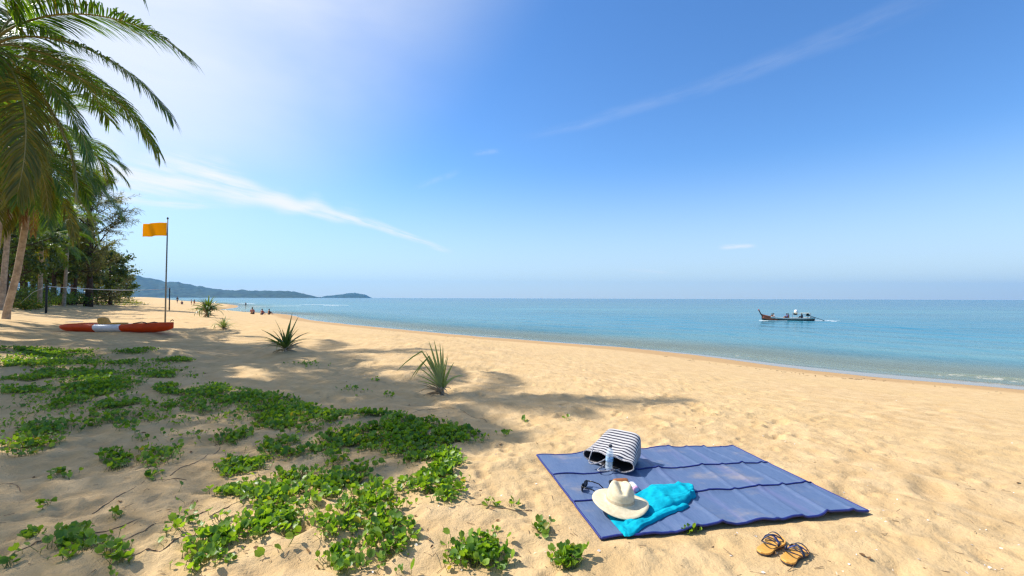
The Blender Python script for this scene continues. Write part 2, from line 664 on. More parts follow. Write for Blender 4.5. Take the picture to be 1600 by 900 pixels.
def make_sand():
    m, t, p = mat_new('sand')
    co = t.node('ShaderNodeTexCoord').outputs['Object']
    s = t.attr('shore')
    big = t.noise(co, 0.35, 3, 0.5)
    mid = t.noise(co, 3.0, 5, 0.6, 0.5)
    fine = t.noise(co, 26.0, 5, 0.75)
    grain = t.noise(co, 260.0, 2, 0.8)
    c = t.mix(t.mrange(mid, 0.3, 0.72), (0.54, 0.36, 0.17), (0.65, 0.46, 0.24))
    c = t.mix(t.math('MULTIPLY', t.mrange(big, 0.35, 0.7), 0.5), c, (0.61, 0.425, 0.20))
    c = t.mix(t.math('MULTIPLY', t.mrange(fine, 0.55, 0.75), 0.4), c, (0.40, 0.27, 0.14))
    c = t.mix(t.math('MULTIPLY', t.mrange(fine, 0.42, 0.25), 0.4), c, (0.70, 0.53, 0.31))
    c = t.mix(t.math('MULTIPLY', t.mrange(grain, 0.60, 0.78), 0.45), c, (0.30, 0.20, 0.12))
    # bits of dark litter in the sand
    lit = t.noise(t.mapping(co, scale=(1, 1.6, 1)), 17.0, 2, 0.5, 1.2)
    litm = t.math('MULTIPLY', t.mrange(lit, 0.735, 0.775), t.mrange(big, 0.4, 0.62))
    c = t.mix(t.math('MULTIPLY', litm, 0.7), c, (0.11, 0.075, 0.045))
    # wet sand next to the water
    wob = t.math('MULTIPLY', t.math('SUBTRACT', t.noise(co, 0.35, 3), 0.5), 1.3)
    sw = t.math('ADD', s, wob)
    sx_ = t.node('ShaderNodeSeparateXYZ')
    t.l.new(co, sx_.inputs[0])
    swx = t.math('ADD', sw, t.mrange(sx_.outputs[0], 9.0, 17.0, 1.35, 0.0))
    wet = t.mrange(swx, 1.6, 2.1, 1.0, 0.0)
    damp = t.mrange(sw, 2.8, 4.6, 1.0, 0.0)
    c = t.mix(t.math('MULTIPLY', damp, 0.65), c, (0.38, 0.225, 0.10))
    c = t.mix(t.math('MULTIPLY', wet, 0.75), c, (0.25, 0.165, 0.09))
    c = t.mix(t.mrange(s, -0.2, -1.4), c, (0.44, 0.37, 0.24))
    t.put(p.inputs['Base Color'], c)
    t.put(p.inputs['Roughness'], t.mrange(wet, 0, 1, 0.92, 0.07))
    t.put(p.inputs['Specular IOR Level'], t.mrange(wet, 0, 1, 0.15, 0.6))
    dry = t.math('SUBTRACT', 1.0, wet)
    b1 = t.bump(mid, t.math('MULTIPLY', dry, 0.5), 0.05)
    b2 = t.bump(fine, t.math('MULTIPLY', dry, 0.9), 0.016, b1)
    b3 = t.bump(grain, t.math('MULTIPLY', dry, 0.35), 0.002, b2)
    t.l.new(b3, p.inputs['Normal'])
    return m


def make_sea():
    m, t, p = mat_new('sea_water')
    t.n.remove(p)
    co = t.node('ShaderNodeTexCoord').outputs['Object']
    depth = t.attr('depth')
    s = t.attr('shore')
    # swell and ripples run with the crests roughly parallel to the beach
    rot = (0, 0, rad(-44))
    l1 = t.noise(t.mapping(co, rot=rot, scale=(0.045, 0.012, 1)), 1.0, 3, 0.5)
    l2 = t.noise(t.mapping(co, rot=rot, scale=(0.5, 0.13, 1)), 1.0, 4, 0.6, 0.4)
    l3 = t.noise(t.mapping(co, rot=(0, 0, rad(-20)), scale=(3.2, 1.3, 1)), 1.0, 4, 0.6, 0.3)
    patch = t.noise(t.mapping(co, rot=(0, 0, rad(-10)), scale=(0.004, 0.016, 1)), 1.0, 4, 0.6, 0.5)
    b = t.bump(l1, 0.6, 1.5)
    b = t.bump(l2, t.mrange(s, -160, -20, 0.22, 0.45), 0.35, b)
    b = t.bump(l3, t.mrange(s, -60, -6, 0.08, 0.5), 0.05, b)
    deep = t.mrange(s, -420, -90, 1.0, 0.0)
    shal = t.mrange(s, -45, -5, 0.0, 1.0)
    body = t.mix(deep, (0.06, 0.275, 0.325), (0.022, 0.195, 0.325))
    body = t.mix(t.math('MULTIPLY', shal, 0.8), body, (0.22, 0.41, 0.36))
    body = t.mix(t.math('MULTIPLY', t.mrange(patch, 0.42, 0.62), 0.6), body, (0.018, 0.17, 0.27))
    bands = t.noise(t.mapping(co, rot=(0, 0, rad(-16)), scale=(0.014, 0.075, 1)), 1.0, 4, 0.6, 0.4)
    body = t.mix(t.math('MULTIPLY', t.mrange(bands, 0.44, 0.62), t.math('MULTIPLY', t.mrange(s, -14, -40), 0.55)), body, (0.016, 0.16, 0.23))
    body = t.mix(t.math('MULTIPLY', t.mrange(bands, 0.42, 0.28), 0.4), body, (0.11, 0.34, 0.38))
    crest = t.math('MULTIPLY', t.mrange(l2, 0.5, 0.7), 0.45)
    body = t.mix(crest, body, (0.02, 0.21, 0.31))
    # stirred-up sand makes the last metres of water cloudy
    body = t.mix(t.mrange(s, -11, -0.6, 0.0, 0.85), body, (0.42, 0.42, 0.26))
    dif = t.node('ShaderNodeBsdfDiffuse')
    t.l.new(body, dif.inputs[0])
    tr = t.node('ShaderNodeBsdfTransparent')
    tr.inputs[0].default_value = (0.86, 0.97, 0.95, 1)
    mx = t.node('ShaderNodeMixShader')
    t.put(mx.inputs[0], t.math('SUBTRACT', 1.0, t.math('POWER', 2.718, t.math('MULTIPLY', depth, -2.2))))
    t.l.new(tr.outputs[0], mx.inputs[1])
    t.l.new(dif.outputs[0], mx.inputs[2])
    gl = t.node('ShaderNodeBsdfGlossy')
    gl.inputs['Roughness'].default_value = 0.12
    t.l.new(b, gl.inputs['Normal'])
    fr = t.node('ShaderNodeFresnel')
    fr.inputs[0].default_value = 1.33
    t.l.new(b, fr.inputs['Normal'])
    mg = t.node('ShaderNodeMixShader')
    t.put(mg.inputs[0], t.math('MULTIPLY', fr.outputs[0], t.mrange(s, -25, -3, 0.75, 0.45)))
    t.l.new(mx.outputs[0], mg.inputs[1])
    t.l.new(gl.outputs[0], mg.inputs[2])
    # thin line of foam where the water runs up the sand
    fn = t.noise(co, 2.3, 5, 0.7, 0.4)
    along = t.noise(co, 0.16, 2)
    fs = t.math('ADD', s, t.math('MULTIPLY', t.math('SUBTRACT', t.noise(co, 0.5, 3), 0.5), 1.1))
    band = t.math('MULTIPLY', t.mrange(fs, -1.5, -1.2), t.mrange(fs, -1.1, -0.85, 1.0, 0.0))
    foam = t.math('MULTIPLY', band, t.mrange(t.math('ADD', fn, t.math('MULTIPLY', along, 0.6)), 0.86, 1.0))
    fd = t.node('ShaderNodeBsdfDiffuse')
    fd.inputs[0].default_value = (0.72, 0.66, 0.55, 1)
    mf = t.node('ShaderNodeMixShader')
    t.put(mf.inputs[0], t.math('MULTIPLY', foam, 0.4))
    t.l.new(mg.outputs[0], mf.inputs[1])
    t.l.new(fd.outputs[0], mf.inputs[2])
    t.l.new(mf.outputs[0], t.n['Material Output'].inputs[0])
    return m


M = {}
M['sand'] = make_sand()
M['sea'] = make_sea()
M['forest'] = simple('hill_forest', (0.028, 0.05, 0.03), 0.9, 0.65, 0.02, 1.0, 0.03, 0.2, 0, 8)
M['foam'] = simple('foam', (0.8, 0.82, 0.82), 0.8, 0.05)
M['vine'] = leafy('vine_leaf', (0.065, 0.165, 0.015), (0.22, 0.35, 0.04), 0.42, 0.40, (2.2, 2.0, 0.5), 0.5, (0.30, 0.27, 0.05), 0.012)
M['runner'] = simple('vine_runner', (0.24, 0.155, 0.085), 0.9)
M['petiole'] = simple('vine_petiole', (0.16, 0.19, 0.04), 0.6)
M['frond'] = leafy('palm_leaflet', (0.042, 0.115, 0.013), (0.12, 0.20, 0.022), 0.36, 0.40, (2.2, 2.1, 0.35), 0.5, (0.20, 0.17, 0.03), 0.03)
M['frond_old'] = leafy('old_palm_leaflet', (0.06, 0.10, 0.014), (0.16, 0.155, 0.02), 0.4, 0.4, (2.3, 1.8, 0.25), 0.4)
M['frond_dead'] = leafy('dead_palm_leaflet', (0.16, 0.08, 0.035), (0.26, 0.15, 0.07), 0.8, 0.2, (1.5, 1.2, 0.7), 0.2)
M['rachis'] = simple('palm_rachis', (0.24, 0.21, 0.06), 0.5, 0.2, 3)
M['trunk_palm'] = simple('palm_bark', (0.36, 0.28, 0.20), 0.9, 0.3, 5, 0.8, 25, 0.2, 0, 0.02)
M['bark'] = simple('dark_bark', (0.075, 0.052, 0.036), 0.95, 0.35, 5, 0.9, 14, 0.2, 0, 0.03)
M['coconut'] = simple('coconut_husk', (0.20, 0.16, 0.04), 0.55, 0.3, 9)
M['coconut_brown'] = simple('brown_husk', (0.14, 0.07, 0.03), 0.8, 0.3, 9)
M['needle'] = leafy('casuarina_needle', (0.13, 0.145, 0.055), (0.22, 0.22, 0.085), 0.6, 0.4, (1.7, 1.6, 0.6), 0.3)
M['leaf_dark'] = leafy('dark_leaf', (0.035, 0.075, 0.015), (0.10, 0.155, 0.026), 0.45, 0.25, (2.2, 2.0, 0.5))
M['leaf_bright'] = leafy('bright_leaf', (0.06, 0.13, 0.015), (0.14, 0.22, 0.02), 0.45, 0.35, (2.0, 1.9, 0.5))
M['leaf_olive'] = leafy('olive_leaf', (0.07, 0.085, 0.025), (0.13, 0.13, 0.035), 0.5, 0.3, (1.9, 1.7, 0.5))
M['grass'] = leafy('dune_grass', (0.08, 0.15, 0.02), (0.19, 0.22, 0.04), 0.5, 0.35, (1.9, 1.8, 0.5), 0.3, (0.30, 0.20, 0.07), 0.12)
M['pandan'] = leafy('pandanus_leaf', (0.05, 0.10, 0.025), (0.11, 0.17, 0.045), 0.35, 0.28, (2.0, 1.9, 0.5))
M['pandan_pale'] = leafy('pale_pandanus_leaf', (0.20, 0.27, 0.09), (0.32, 0.37, 0.14), 0.4, 0.28, (1.6, 1.5, 0.6))
M['dry_leaf'] = leafy('dry_leaf', (0.36, 0.27, 0.16), (0.50, 0.40, 0.27), 0.8, 0.15, (1.3, 1.2, 0.9), 0.2)
M['dry_brown'] = leafy('dry_brown_leaf', (0.13, 0.07, 0.03), (0.30, 0.18, 0.08), 0.8, 0.15, (1.3, 1.1, 0.7), 0.2)
M['shell'] = simple('shell', (0.72, 0.66, 0.58), 0.5, 0.2, 30)
M['straw_dead'] = leafy('dry_brush', (0.07, 0.035, 0.02), (0.15, 0.08, 0.04), 0.9, 0.1, (1.3, 1.1, 0.8), 0.1)

# ------------------------------------------------------------------ ground and sea
def axis(lo, f0, f1, hi, step, grow):
    a = list(np.arange(f0, f1 + step / 2, step))
    up, x, d = [], f1, step
    while x < hi:
        d = step + grow * (x - f1)
        x += d
        up.append(x)
    dn, x = [], f0
    while x > lo:
        d = step + grow * (f0 - x)
        x -= d
        dn.append(x)
    return np.array(dn[::-1] + a + up)


gx = axis(-6500, -3.4, 3.8, 260, 0.023, 0.022)
gy = axis(-60, 1.75, 6.0, 6500, 0.023, 0.021)
# behind the camera the sheet may be coarse
gy = np.concatenate([gy[gy < 1.7][::1], gy[gy >= 1.7]])
X, Y = np.meshgrid(gx, gy)
S = shore_s(X, Y)
Z = base_z(X, Y, S) + relief(X, Y, S)
mb = MB()
mb.add(np.stack([X, Y, Z], -1), grid_faces(len(gx), len(gy)), 0, shore=S)
beach = tag(mb.build('beach', M['sand']), 'pale golden sand beach sloping down to the sea', None, None, 'structure')

sx = axis(-8500, -10, 46, 11500, 0.3, 0.03)
sy = axis(-120, 8, 48, 10000, 0.3, 0.03)
X, Y = np.meshgrid(sx, sy)
S = shore_s(X, Y)
wave = 0.16 * np.exp(-((S + 1.5 + 0.9 * vnoise(X * 0.12, Y * 0.12, 5)) / 0.42) ** 2) * ss(2, 14, X + 3 * vnoise(X * 0.3, Y * 0.3, 6))
wave = wave * (0.55 + 0.9 * vnoise(X * 0.25, Y * 0.25, 8))
wave += 0.05 * np.sin((S + 3 * vnoise(X * 0.05, Y * 0.05, 9)) * 0.9) * ss(-3, -9, S) * ss(-120, -40, S)
ZB = base_z(X, Y, S)
mb = MB()
mb.add(np.stack([X, Y, SEA + wave], -1), grid_faces(len(sx), len(sy)), 0, shore=S, depth=np.maximum(SEA + wave - ZB, 0))
tag(mb.build('sea', M['sea']), 'calm turquoise sea reaching to the horizon', None, None, 'structure')


def foam_strip(mb, pts, width, seed, mat=0, z=0.05):
    """irregular patch of foam lying on the water along a line"""
    pts = np.asarray(pts, float)
    n = 60
    t = np.linspace(0, 1, n)
    P = np.stack([np.interp(t, np.linspace(0, 1, len(pts)), pts[:, k]) for k in range(2)], 1)
    tg = np.gradient(P, axis=0)
    nm = np.stack([-tg[:, 1], tg[:, 0]], 1)
    nm /= np.linalg.norm(nm, axis=1)[:, None]
    w = width * np.clip(0.55 + 1.1 * fbm(t * 14, t * 0, 3, seed), 0.05, 2) * np.sin(PI * np.clip(t, 0.01, 0.99)) ** 0.6
    V = []
    for k, q in enumerate((-1, -0.4, 0.4, 1)):
        off = q * w * (1 + 0.6 * vnoise(t * 31, t * 0 + k, seed + 3))
        zz = np.full(n, SEA + (z if abs(q) < 0.9 else 0.012))
        V.append(np.concatenate([P + nm * off[:, None], zz[:, None]], 1))
    mb.add(np.concatenate(V), grid_faces(n, 4), mat)


def sea_px(px, py):
    return at_z(px, py, SEA)


mb = MB()
for i, (a, b, w) in enumerate([((468, 475.5), (545, 477), 1.1), ((505, 477.3), (530, 477.8), 0.8), ((372, 474), (400, 475), 1.3),
                               ((395, 478.6), (470, 478), 0.9), ((352, 484), (366, 489.5), 0.5), ((366, 489.5), (392, 491.5), 0.35)]):
    p, q = sea_px(*a), sea_px(*b)
    foam_strip(mb, [p[:2], (p[:2] + q[:2]) / 2 + (0, w), q[:2]], w, 40 + i)
tag(mb.build('foam', M['foam']), 'white foam of low waves breaking far along the beach', None, None, 'stuff')


def hill(name, prof, dist_a, dist_b, label, seed, rough_h):
    """wooded hill whose skyline follows a profile seen from the beach"""
    P = np.array(prof, float)
    n = 260
    px = np.linspace(P[0, 0], P[-1, 0], n)
    py = np.interp(px, P[:, 0], P[:, 1])
    d = np.linspace(dist_a, dist_b, n)
    ridge = np.array([at_y(a, b, c) for a, b, c in zip(px, py, d)])
    ridge[:, 2] = np.maximum(ridge[:, 2], SEA + 2)
    rows = []
    m = 26
    depth = 0.2 * d
    for k in range(m):
        v = k / (m - 1) * 2 - 1                      # -1 front foot, 0 ridge, 1 back foot
        sh = max(0.0, 1 - abs(v)) ** 0.8
        y = ridge[:, 1] + v * depth
        x = ridge[:, 0] * (1 + v * 0.2 * 0.9)
        h = (ridge[:, 2] - SEA) * sh
        spur = fbm(x / 420 + 5, y / 420, 3, seed)
        h = h * (1 + 0.5 * spur * (abs(v) > 0.02) * min(1, abs(v) * 3))
        trees = rough_h * (vnoise(x / 40, y / 40, seed + 5) + 0.5 * vnoise(x / 14, y / 14, seed + 6)) * min(1, sh * 4)
        rows.append(np.stack([x, y, SEA - 1 + h + trees], 1))
    mb = MB()
    mb.add(np.concatenate(rows), grid_faces(n, m))
    return tag(mb.build(name, M['forest']), label, None, None, 'structure')


hill('hills', [(-700, 438), (-300, 428), (0, 429), (100, 424), (160, 427), (196, 429), (215, 431), (240, 435), (262, 439), (283, 440), (305, 446),
               (322, 449), (345, 452), (365, 453), (385, 453), (415, 455), (440, 454), (460, 456), (478, 460), (497, 465)],
     3600, 5200, 'long wooded headland fading blue beyond the beach', 3, 20)
hill('island', [(503, 465), (512, 462), (522, 461.5), (534, 459.5), (545, 458), (556, 457.5), (566, 459), (573, 461.5), (578, 466)],
     7600, 7600, 'low wooded island at the end of the headland', 9, 18)


# ------------------------------------------------------------------ trees
def trunk_ringed(pts, r0, r1, rings, sides=10, flare=1.7):
    pts = np.asarray(pts, float)
    t = np.linspace(0, 1, rings * 2)
    tt = np.linspace(0, 1, len(pts))
    P = np.stack([np.interp(t, tt, pts[:, k]) for k in range(3)], 1)
    for k in range(3):                                # soften the polyline
        for _ in range(6):
            P[1:-1, k] = (P[:-2, k] + P[1:-1, k] * 2 + P[2:, k]) / 4
    r = r0 + (r1 - r0) * t + r0 * (flare - 1) * np.exp(-t * 22)
    r = r * (1 + 0.045 * (np.arange(len(t)) % 2) + 0.03 * vnoise(t * 40, t * 0, 4))
    mb = MB()
    tube(mb, P, r, sides)
    return mb


def frond_mesh(L, e0, e1, seed, leaf=0.85, pairs=62, hang=0.5, bend=1.3, mats=('frond', 'rachis'), sweep=0.0):
    """one pinnate palm leaf: arching rachis along +x with hanging leaflets on both sides"""
    r = np.random.default_rng(seed)
    n = 26
    t = np.linspace(0, 1, n)
    e = np.radians(e0 + (e1 - e0) * t ** bend)
    st = L / (n - 1)
    x = np.concatenate([[0], np.cumsum(np.cos(e[:-1]) * st)])
    z = np.concatenate([[0], np.cumsum(np.sin(e[:-1]) * st)])
    y = sweep * t ** 2 * L
    P = np.stack([x, y, z], 1)
    mb = MB()
    tube(mb, P, 0.035 * (1 - t) ** 0.8 + 0.006, 5, 1, flat=0.7)
    down = np.array((0, 0, -1.0))
    for k in range(pairs):
        u = 0.13 + 0.87 * (k + 0.5) / pairs
        u = min(0.995, u + r.uniform(-0.004, 0.004))
        p = np.array([np.interp(u, t, P[:, i]) for i in range(3)])
        tg = np.array((math.cos(np.interp(u, t, e)), 0, math.sin(np.interp(u, t, e))))
        nrm = np.array((-tg[2], 0, tg[0]))
        ll = leaf * (0.38 + 0.62 * math.sin(PI * (u * 0.76 + 0.12))) * r.uniform(0.85, 1.1)
        a = rad(72 - 48 * u + r.uniform(-7, 7))
        for sgn in (-1, 1):
            if r.random() < 0.03:
                continue
            side = np.array((0, sgn, 0.0))
            d0 = tg * math.cos(a) + side * math.sin(a) + nrm * (0.22 - 0.25 * u) + r.normal(size=3) * 0.05
            d0 /= np.linalg.norm(d0)
            hg = hang * r.uniform(0.75, 1.3)
            pts = []
            c = p.copy()
            d = d0.copy()
            for q in range(4):
                pts.append(c.copy())
                c = c + d * ll / 3
                d = d + down * hg * (0.5 + 0.35 * q)
                d /= np.linalg.norm(d)
            wv = np.cross(d0, np.cross(tg, d0) + nrm * 0.2)
            wv = tg - d0 * np.dot(tg, d0)
            wv /= np.linalg.norm(wv) + 1e-6
            wv = wv * 0.9 + nrm * r.uniform(-0.35, 0.35)
            w = 0.0175 * (0.7 + 0.5 * leaf)
            ws = (0.6 * w, w, 0.75 * w)
            V = []
            for q in range(3):
                V += [pts[q] - wv * ws[q], pts[q] + wv * ws[q]]
            V.append(pts[3])
            mb.add(V, [(0, 2, 3, 1), (2, 4, 5, 3), (4, 6, 5)], 0)
    return mb.mesh('frond', [M[mats[0]], M[mats[1]]], True)


FR = {}


def frond(key):
    if key not in FR:
        spec = {
            'up1': (3.6, 72, 10, 1, 0.85, 84, 0.22, 1.6), 'up2': (4.0, 58, -15, 2, 0.9, 94, 0.3, 1.5),
            'mid1': (4.4, 40, -45, 3, 0.98, 104, 0.42, 1.3), 'mid2': (4.5, 25, -58, 4, 0.98, 104, 0.55, 1.2),
            'low1': (4.4, 5, -72, 5, 0.98, 104, 0.62, 1.1), 'low2': (4.2, -18, -84, 6, 0.98, 100, 0.7, 1.0),
            'old1': (4.0, -35, -88, 7, 0.95, 94, 0.8, 0.8), 'dead1': (3.2, -62, -93, 8, 0.6, 40, 0.9, 0.6),
        }[key]
        L, e0, e1, sd_, lf, pr, hg, bd = spec
        mats = ('frond', 'rachis')
        if key == 'old1':
            mats = ('frond_old', 'rachis')
        if key == 'dead1':
            mats = ('frond_dead', 'trunk_palm')
        FR[key] = frond_mesh(L, e0, e1, sd_, lf, pr, hg, bd, mats)
    return FR[key]


def coconut_mesh():
    mb = MB()
    lathe(mb, [(0.01, -0.13), (0.06, -0.115), (0.1, -0.06), (0.112, 0.0), (0.1, 0.06), (0.065, 0.105), (0.02, 0.125), (0.012, 0.16)], 10)
    return mb.mesh('coconut', M['coconut'])


COCO = coconut_mesh()


def palm(label, base, top, r0, r1, fronds, seed, coconuts=5, scale=1.0, group='coconut palms beside the beach', flare=1.7, dead=2, bend=None):
    """fronds: list of (key, azimuth degrees, scale) or an int for a random full crown"""
    base, top = np.asarray(base, float), np.asarray(top, float)
    r = np.random.default_rng(seed)
    t = thing('coconut_palm', label, 'palm tree', base, 0, group)
    rel = top - base
    bend = np.zeros(3) if bend is None else np.asarray(bend, float)
    pts = [np.array((0, 0, -0.3)), rel * 0.06 + bend * 0.3 * 0, rel * 0.3 + bend * 0.8, rel * 0.6 + bend, rel * 0.85 + bend * 0.5, rel]
    pts[1][2] = rel[2] * 0.06
    trunk_ringed(pts, r0, r1, max(16, int(rel[2] * 7)), 10, flare).build('trunk', M['trunk_palm'], t)
    if isinstance(fronds, int):
        keys = ['up1', 'up2', 'mid1', 'mid2', 'mid1', 'low1', 'mid2', 'low2', 'low1', 'old1']
        fl = []
        a = r.uniform(0, 360)
        for k in range(fronds):
            a += 137.5
            fl.append((keys[min(len(keys) - 1, int(k / fronds * len(keys)))], a + r.uniform(-12, 12), r.uniform(0.85, 1.08)))
    else:
        fl = fronds
    for key, az, sc in fl:
        link('frond', frond(key), t, tuple(rel + (0, 0, r.uniform(-0.15, 0.15))), (rad(r.uniform(-9, 9)), rad(r.uniform(-4, 4)), rad(az)), (sc * scale,) * 3)
    for k in range(dead):
        link('dead_frond', frond('dead1'), t, tuple(rel + (0, 0, -0.25)), (0, 0, r.uniform(0, 2 * PI)), (scale * r.uniform(0.7, 1),) * 3)
    for k in range(coconuts):
        a = r.uniform(0, 2 * PI)
        link('coconut', COCO, t, tuple(rel + np.array((0.26 * math.cos(a), 0.26 * math.sin(a), -0.3 - 0.25 * r.random()))),
             (r.uniform(-0.5, 0.5), r.uniform(-0.5, 0.5), a), (r.uniform(0.85, 1.15),) * 3)
    return t


def gz(x, y):
    return ground(x, y)[0]


# nearest palm: its trunk stands just outside the picture, its leaves reach in
cA = at_y(-10, 74, 12.0)
FR['long_arch'] = frond_mesh(5.5, 64, -38, 41, 1.15, 140, 0.42, 0.55)
FR['long_droop'] = frond_mesh(5.0, 46, -60, 42, 1.05, 135, 0.8, 0.5)
FR['long_hang'] = frond_mesh(4.7, -24, -96, 43, 1.05, 135, 0.7, 0.9, ('frond_old', 'rachis'))
fA = [('long_arch', 2, 1.0), ('long_droop', 10, 1.0), ('long_hang', -16, 1.0), ('low2', 14, 0.9), ('low2', -46, 0.9), ('low1', 40, 0.95), ('low2', -75, 1.0), ('long_droop', 62, 0.95),
      ('long_droop', -66, 0.95), ('long_arch', 100, 0.9), ('long_arch', -100, 0.9), ('old1', 40, 1.0)]
rr = np.random.default_rng(21)
for k in range(15):
    fA.append((['up1', 'up2', 'mid1', 'mid2', 'low1', 'low2'][k % 6], 90 + k * 180 / 15 + rr.uniform(-8, 8), rr.uniform(0.85, 1.05)))
palm('nearest coconut palm whose long fronds hang into the upper corner of the sky', (cA[0] - 2.4, 11.5, gz(cA[0] - 2.4, 11.5)), cA, 0.19, 0.12, fA, 31, 7)

# leaning palm whose pale trunk shows
bB = at_y(9, 488, 22.0)
cB = at_y(46, 262, 22.0)
bB[2] = gz(bB[0], bB[1])
fB = [('mid1', 14, 1.0), ('mid2', -8, 1.0), ('low1', 25, 1.05), ('low2', -25, 1.0), ('old1', 5, 1.0), ('old1', 200, 0.8), ('low2', 48, 1.0), ('old1', -50, 1.0), ('low1', -15, 1.0),
      ('low1', -60, 1.0), ('old1', -90, 1.0), ('old1', -130, 0.9), ('low2', -100, 1.0), ('low2', -150, 1.0)]
for k in range(18):
    fB.append((['up1', 'up2', 'mid1', 'mid2', 'low1', 'low2'][k % 6], 60 + k * 250 / 18 + rr.uniform(-8, 8), rr.uniform(0.85, 1.05)))
palm('leaning coconut palm with pale ringed trunk rising from the bare sand', bB, cB, 0.15, 0.105, fB, 32, 6, 1.0, flare=1.45, dead=3, bend=(0.25, 0, 0))

# palms deeper in the grove
for (px, py_b, px_t, py_t, y, lab, nf) in [
        (-22, 480, 12, 226, 20.0, 'dark trunked coconut palm at the very edge, its crown above the leaning palm', 28),
        (2, 470, 18, 300, 33.0, 'lower coconut palm close behind the leaning pale trunk', 20),
        (62, 468, 66, 372, 44.0, 'small dark green palm in the grove above the volleyball rope', 16),
        (-80, 480, -8, 165, 16.5, 'tall coconut palm standing outside the picture left of the leaning palm', 22),
        (100, 463, 108, 345, 55.0, 'slender palm half hidden in front of the feathery tree', 15)]:
    b, c = at_y(px, py_b, y), at_y(px_t, py_t, y)
    b[2] = gz(b[0], b[1])
    palm(lab, b, c, 0.19, 0.13, nf, int(px + 900), 4, 1.0, dead=2 if nf > 18 else 1)

# palms of the grove beside and behind the photographer: only their shade reaches the picture
shade = [(-15.0, 10.4, -13.3, 10.6, 12.0), (-17.2, 8.4, -15.5, 8.7, 11.5), (-23.6, 17.2, -20.2, 17.0, 15.6), (-18.8, 6.4, -17.3, 6.5, 11.4),
         (-20.8, 9.8, -18.9, 9.8, 11.0), (-23.5, 15.4, -21.9, 15.8, 11.0), (-16.0, 8.2, -14.3, 8.5, 11.2), (-14.2, 9.7, -12.5, 10.1, 12.5)]
where = ['at the grove edge nearest the vines', 'over the blanket of vines beside the photographer', 'rising tallest of all beyond the nearest palm',
         'leaning towards the bare front sand', 'inland of the nearest palm', 'farthest back in the grove beside the kayak', 'closest to the camera', 'just in front of the nearest palm']
for k, (bx, by, tx, ty, h) in enumerate(shade):
    palm('coconut palm outside the picture ' + where[k] + ', casting shade', (bx, by, gz(bx, by)), (tx, ty, h), 0.18, 0.12, 10, 200 + k, 4, 0.82 if k > 6 else 1.0, dead=1)


def branch_skeleton(r, H, r0, n1, lean, start, len0, rise, sub, sides=7, trunk_pts=6, rounded=True):
    """tapered trunk with limbs and twigs; returns the wood and the twig ends"""
    mb = MB()
    t = np.linspace(0, 1, trunk_pts)
    T = np.stack([lean[0] * t ** 1.4 + 0.12 * np.cumsum(r.normal(size=trunk_pts)) * H / 20, lean[1] * t ** 1.4 + 0.12 * np.cumsum(r.normal(size=trunk_pts)) * H / 20, H * t - 0.2], 1)
    T[0, :2] = 0
    tube(mb, T, r0 * (1 - t) ** 0.75 + 0.02 + r0 * 0.5 * np.exp(-t * 18), sides)
    ends = []
    for k in range(n1):
        u = start + (1 - start) * ((k + r.random()) / n1) ** 0.9
        p = np.array([np.interp(u, t, T[:, i]) for i in range(3)])
        a = k * 2.4 + r.uniform(-0.5, 0.5)
        w_ = (u - start) / (1 - start)
        L = len0 * (0.45 + 0.55 * math.sin(PI * (0.12 + 0.78 * w_))) * (1 - 0.45 * w_ ** 3) * r.uniform(0.65, 1.15)
        el = rise + 0.6 * u + r.uniform(-0.2, 0.2)
        d = np.array((math.cos(a) * math.cos(el), math.sin(a) * math.cos(el), math.sin(el)))
        pts = [p]
        for q in range(4):
            d = d + r.normal(size=3) * 0.13
            d /= np.linalg.norm(d)
            pts.append(pts[-1] + d * L / 4)
        pts = np.array(pts)
        rb = max(0.025, r0 * 0.42 * (1 - u) + 0.02)
        tube(mb, pts, np.linspace(rb, 0.012, 5), 5, cap=False)
        for q in range(sub):
            v = r.uniform(0.3, 1.0)
            o = np.array([np.interp(v, np.linspace(0, 1, 5), pts[:, i]) for i in range(3)])
            dd = d + r.normal(size=3) * 0.65
            dd /= np.linalg.norm(dd)
            l2 = L * r.uniform(0.18, 0.42)
            e2 = o + dd * l2
            tube(mb, [o, (o + e2) / 2 + (0, 0, 0.03 * l2), e2], [rb * 0.4 + 0.006, 0.012, 0.006], 4, cap=False)
            ends.append((o, e2))
        ends.append((pts[-2], pts[-1]))
    return mb, ends


STRIP = (np.array([(0, -0.5, 0), (0, 0.5, 0), (0.5, -0.45, 0.03), (0.5, 0.45, 0.03), (1, 0, -0.03)]), [(0, 2, 3, 1), (2, 4, 3)])
LEAF = (np.array([(0, 0, 0), (0.35, -0.36, 0.08), (0.35, 0.36, 0.08), (0.75, -0.28, 0.06), (0.75, 0.28, 0.06), (1, 0, -0.05), (0.4, 0, -0.02)]),
        [(0, 1, 6), (0, 6, 2), (1, 3, 6), (2, 6, 4), (3, 5, 6), (4, 6, 5)])
QUADLEAF = (np.array([(0, 0, 0), (0.45, -0.32, 0.05), (1, 0, -0.04), (0.45, 0.32, 0.05)]), [(0, 1, 2, 3)])


